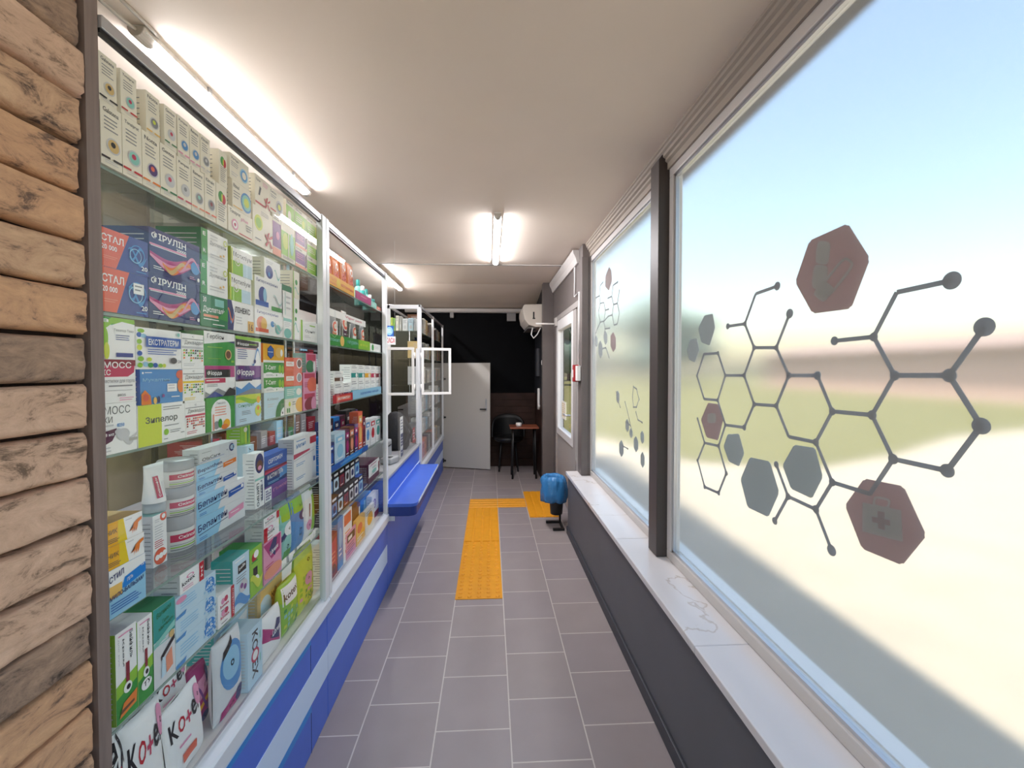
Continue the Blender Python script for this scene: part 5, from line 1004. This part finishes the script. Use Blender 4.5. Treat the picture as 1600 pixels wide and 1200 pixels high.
# vitamin row
H3 = 'tablet cartons on the third shelf of the middle showcase'; tz = S2_
vb = lambda c: 'L .1 .72 .9 .94 2 e;L .15 .5 .8 .62 2 h;R 0 .16 1 .46 %s;E .75 .3 .14 .14 w' % c
stack(H3, tz, 507, 519, 632, [(601, 'R 0 .5 1 .66 R;L .1 .75 .9 .95 2 e;R .1 .1 .4 .4 e;L .5 .1 .9 .4 2 h', 'w', 'white carton with a dark red band against the near post')], d=.06)
tray('price_strip', 521.5, 551, 618, 632, tz, 'red printed strip under the white cartons', 'R .15 .2 .9 .8 f;T .2 .35 .3 .65 w аспектон', 'r'); tray('price_strip', 551.5, 595.5, 610.5, 624, tz, 'pale blue printed strip under the coloured cartons', 'T .22 .3 .4 .66 b здорова нація', 's')
b2 = -.745
stack(H3, tz, 522.5, 536, 631, [(599, vb('R'), 'w', 'white carton with a red and brown band, lower left of the three'), (580, vb('q'), 'w', 'white carton with a brown band standing alone on top', dict(back=.001))], d=.06, xf=b2)
stack(H3, tz, 536.5, 548, 629, [(598, vb('n'), 'w', 'white carton with a navy band beside the brown banded one')], d=.06, xf=b2)
for i, (a, b, c1, c2, n) in enumerate(((548.5, 559.5, 't', 't', 'first'), (560, 569.5, 'o', 't', 'second'), (570, 579, 'Y', 'Y', 'third'), (579.5, 587, 'l', 'M', 'fourth'), (587.5, 594.5, 'M', 'R', 'last'))):
    zl = lambda y: y+(a-548.5)*.08
    stack(H3, tz, a, b, 624, [(594-(a-548.5)*.02, vb(c1), 'w', 'white carton with a coloured band, lower row, %s of the five' % n), (569.5+(a-548.5)*.07, vb(c2), 'w', 'white carton with a coloured band, upper row, %s of the five' % n)], d=.06, xf=b2)
# dark small packets, two shelves
H4 = 'slim packets on the fourth shelf of the middle showcase'; tz = S3_
tray('shelf_strip', 506.5, 575, 737, 757, tz, 'bright blue strip edging the fourth shelf', 'Q .0 0 .3 0 .4 1 0 1 b;Q .8 0 1 0 1 1 .85 1 b;L .3 .3 .8 .7 2 s', 'B')
pk = lambda c, d: 'R .1 .72 .9 .9 %s;E .5 .45 .3 .2 %s;L .15 .08 .85 .25 2 w;R .3 .76 .7 .84 w' % (c, d)
row = [(506.5, 514, 684, 'B', 'n', 'blue', 0), (514.5, 522.5, 694, 'n', 'b', 'navy blue', 0), (523, 539.5, 679, 'S', 's', 'wide pale grey', 0), (540, 546, 672, 'v', 'm', 'plum', 0), (546.5, 553.5, 668, 'q', 'O', 'brown', 0), (554, 559.5, 664, 'P', 'm', 'violet', 0), (560, 566.5, 644, 'f', 'z', 'tall orange-red', 0), (567, 571, 652, 'R', 'v', 'dark red', 0),
       (571.5, 578.5, 657, 'W', 'a', 'white and blue', 0), (579, 586.5, 655, 'W', 'r', 'white and red', 0), (587, 594.5, 653, 'W', 't', 'white and teal', 0)]
for a, b, yt, c, d, n, q in row:
    xf = -.745; zt = atX(a, yt, xf).z; y0, y1 = Yat(a, xf, 1.12), Yat(b, xf, 1.12)
    put(carton('slim_packet', y1-y0-.001, zt-tz-.001, .05, pk(d, d), c), 'slim_packet', '%s slim packet standing in the front row above the blue strip' % n, 'packet', (xf, y0, tz+.0006), group=H4)
for a, b, yt, c, d, n in ((522, 531, 653, 'B', 'n', 'tall blue'), (532, 540, 650, 'v', 'm', 'plum red'), (541, 548, 642, 'K', 'v', 'black and plum'), (549, 556, 640, 'K', 'n', 'black'), (508, 514, 660, 'n', 'b', 'navy'), (514.5, 521, 655, 'D', 'v', 'charcoal'), (557, 559, 640, 'P', 'v', 'violet')):
    xf = -.835; zt = atX(a, yt, xf).z; y0, y1 = Yat(a, xf, 1.12), Yat(b, xf, 1.12)
    put(carton('slim_packet', y1-y0-.001, zt-tz-.001, .05, pk(d, d), c), 'slim_packet', '%s slim packet standing in the second row above the blue strip' % n, 'packet', (xf, y0, tz+.0006), group=H4)
H5 = 'dark packets stacked on the fifth shelf of the middle showcase'; tz = S4_
cols = [('K', 'o', 'amber'), ('n', 'a', 'blue'), ('D', 'S', 'pale'), ('v', 'R', 'dark red'), ('K', 'h', 'silver'), ('n', 'W', 'white'), ('b', 's', 'sky blue')]
yy0 = Yat(506.5, -.735, .92); wd = (Yat(567, -.735, .92)-yy0)/7
for i, (c, d, n) in enumerate(cols):
    for j in range(2):
        h = .098; art = 'R .0 .76 1 1 k;R .18 .82 .82 .94 w;Q .1 .1 .9 .1 .9 .7 .1 .7 %s;E .5 .4 .25 .18 %s;L .2 .12 .8 .22 1 w' % (d, c)
        put(carton('dark_packet', wd-.0015, h, .05, art, 'K' if i != 6 else 'b'), 'dark_packet', 'black packet with %s picture and white name block, %s tier' % (n, ['lower', 'upper'][j]), 'packet', (-.735-.02*j, yy0+i*wd, tz+.0006+j*(h+.0006)), group=H5)
def box_at(L, R, yt, shelf, art, base, lab, xf=-.74, d=.07, side=None, grp=None, name='carton', z=None):
    z0 = (shelf if z is None else z)+.0006; zt = min(atX(L, yt, xf).z, ceil_(shelf)); y0, y1 = Yat(L, xf, (z0+zt)/2), Yat(R, xf, (z0+zt)/2)
    return put(carton(name, y1-y0-.001, max(.01, zt-z0), d, art, base, side), name, lab, 'box', (xf, y0, z0), group=grp)
box_at(576, 592.5, 727, S4_+.0, 'R .0 0 1 .3 v;L .2 .84 .9 .94 1 e;E .5 .5 .22 .1 T;E .5 .7 .2 .05 h;R .9 .3 1 .8 R;L .2 .36 .7 .42 2 e;R .1 .86 .7 .9 i', 'w', 'large white and maroon carton near the end post', side='v', d=.13, grp=H5)
box_at(568, 575, 762, S4_, 'R .1 .7 .9 .85 w;R .1 .4 .9 .55 w;E .5 .25 .3 .1 p', 'n', 'narrow navy carton with white blocks beside the large maroon one', grp=H5, d=.08)
H6 = 'mixed packets on the bottom of the middle showcase'; B = FLOORZ
box_at(506.5, 514, 850, B, 'R .2 .7 .8 .9 p;L .1 .1 .9 .5 4 p;R .1 .5 .9 .6 m', 'w', 'white and purple carton at the near corner of the bottom', grp=H6)
box_at(514.5, 527, 842, B, 'Q .1 .1 .9 .2 .9 .9 .1 .8 M;L .2 .3 .8 .6 3 O;E .5 .2 .3 .1 v', 'R', 'crimson carton low beside the near corner', grp=H6)
box_at(515, 527, 828, B, 'L .2 .6 .8 .9 2 h;E .6 .3 .2 .1 i', 'w', 'white carton behind the crimson one', xf=-.83, grp=H6)
box_at(528, 536, 812, B, 'E .5 .6 .3 .2 s;L .2 .2 .8 .4 2 w', 'a', 'sky blue carton beside the crimson one', grp=H6)
box_at(536.5, 550, 804, B, 'R .1 .72 .9 .95 f;L .2 .3 .8 .6 3 O;E .5 .2 .3 .08 r', 'w', 'white carton with an orange-red head', grp=H6)
box_at(541, 556, 836, B, 'R .1 .6 .9 .9 k;R .2 .66 .6 .8 w;L .1 .1 .9 .5 4 p', 'i', 'violet striped carton in the very front of the bottom row', xf=-.738, d=.006, grp=H6)
box_at(551, 563, 796, B, 'E .5 .6 .3 .2 q;E .5 .2 .4 .12 f;R .8 .1 .95 .9 w', 'q', 'brown carton with orange foot', xf=-.765, grp=H6, d=.03)
box_at(563.5, 580, 783, B, 'Q .2 .2 .9 .3 .9 .8 .3 .9 s;L .2 .1 .8 .2 1 w', 'B', 'bright blue carton in the middle of the bottom row', xf=-.80, grp=H6)
box_at(557, 570, 815, B, 'E .4 .6 .3 .2 f;E .7 .3 .25 .2 Y;L .1 .1 .8 .3 2 w', 'z', 'yellow and orange carton low in front of the brown one', xf=-.738, d=.018, grp=H6)
box_at(571, 585, 800, B, 'E .5 .5 .3 .3 Y;L .1 .7 .8 .9 2 e', 'c', 'cream and yellow carton before the bright blue one', xf=-.738, d=.018, grp=H6)
box_at(581, 591.5, 776, B, 'C .4 .6 .2 p;C .4 .6 .13 w;T .3 .5 .2 .25 p 36;R 0 0 1 .25 R', 'w', 'white carton with a violet numbered circle by the end post', xf=-.762, grp=H6, d=.035)

# ================================================================ the far showcase
rr = random.Random(11)
J = 'cartons seen through the end pane of the far showcase'
for i, (a, b, c, n) in enumerate(((609, 613, 'l', 'dark lime'), (613.5, 616.5, 'L', 'lime'), (617, 620, 'l', 'green lime'), (621, 625.5, 'c', 'cream'), (626, 630, 'E', 'beige'), (631, 639.5, 'W', 'wide pale'), (640, 648, 'S', 'pale blue'), (648.5, 652, 'h', 'light grey'))):
    y = 4.40; p, q = atX(0, 0, 1), None; f = lambda px: (px-766)/665*(y*1.0)
    x0, x1 = f(a)+.0, f(b)-.004; h = (.135, .135, .13, .155, .15, .125, .13, .13)[i]
    k = carton('shelf_carton', x1-x0, h, .10, 'L .15 .6 .85 .9 3 %s;E .5 .3 .25 .15 %s' % ('g' if i < 3 else 'e', 'g' if i < 3 else 'h'), c)
    put(k, 'shelf_carton', '%s carton on the top shelf behind the end pane' % n, 'box', (x0, y, S0+.0006), (0, 0, -math.pi/2), J)
names = ['brown', 'grey', 'cream', 'dusky pink', 'white', 'olive', 'pale blue', 'sand', 'charcoal', 'rose', 'mauve', 'ivory']
cc = ['q', 'e', 'c', 'O', 'w', 'A', 's', 'E', 'D', 'i', 'v', 'h']
for si, (z, lv, hm) in enumerate(((S0, 'top', .19), (S1_, 'second', .20), (S2_, 'third', .20), (S3_, 'fourth', .24), (S4_, 'fifth', .17), (FLOORZ, 'bottom', .2))):
    y = 4.52; i = 0
    while y < 6.30:
        w = rr.uniform(.13, .17); c = (si*5+i*7+rr.randrange(3)) % 12; h = hm*rr.uniform(.7, 1)
        if si in (3, 4): c = (1, 4, 11, 6)[i % 4]
        if si == 0: c = (0, 7, 2, 5)[i % 4]
        k = carton('shelf_carton', w-.004, h, .12, 'L .15 .62 .85 .9 3 d;X .1 .1 .9 .5 4 3 %s' % (('eRq', 'hoT', 'eiM')[i % 3]), cc[c])
        put(k, 'shelf_carton', '%s carton on the %s shelf of the far showcase, %s from the corner post' % (names[c], lv, ['first', 'second', 'third', 'fourth', 'fifth', 'sixth', 'seventh', 'eighth', 'ninth', 'tenth', 'eleventh', 'twelfth', 'thirteenth', 'fourteenth'][i]), 'box', (-.745, y, z+.0006), group='cartons along the %s shelf of the far showcase' % lv); y += w; i += 1
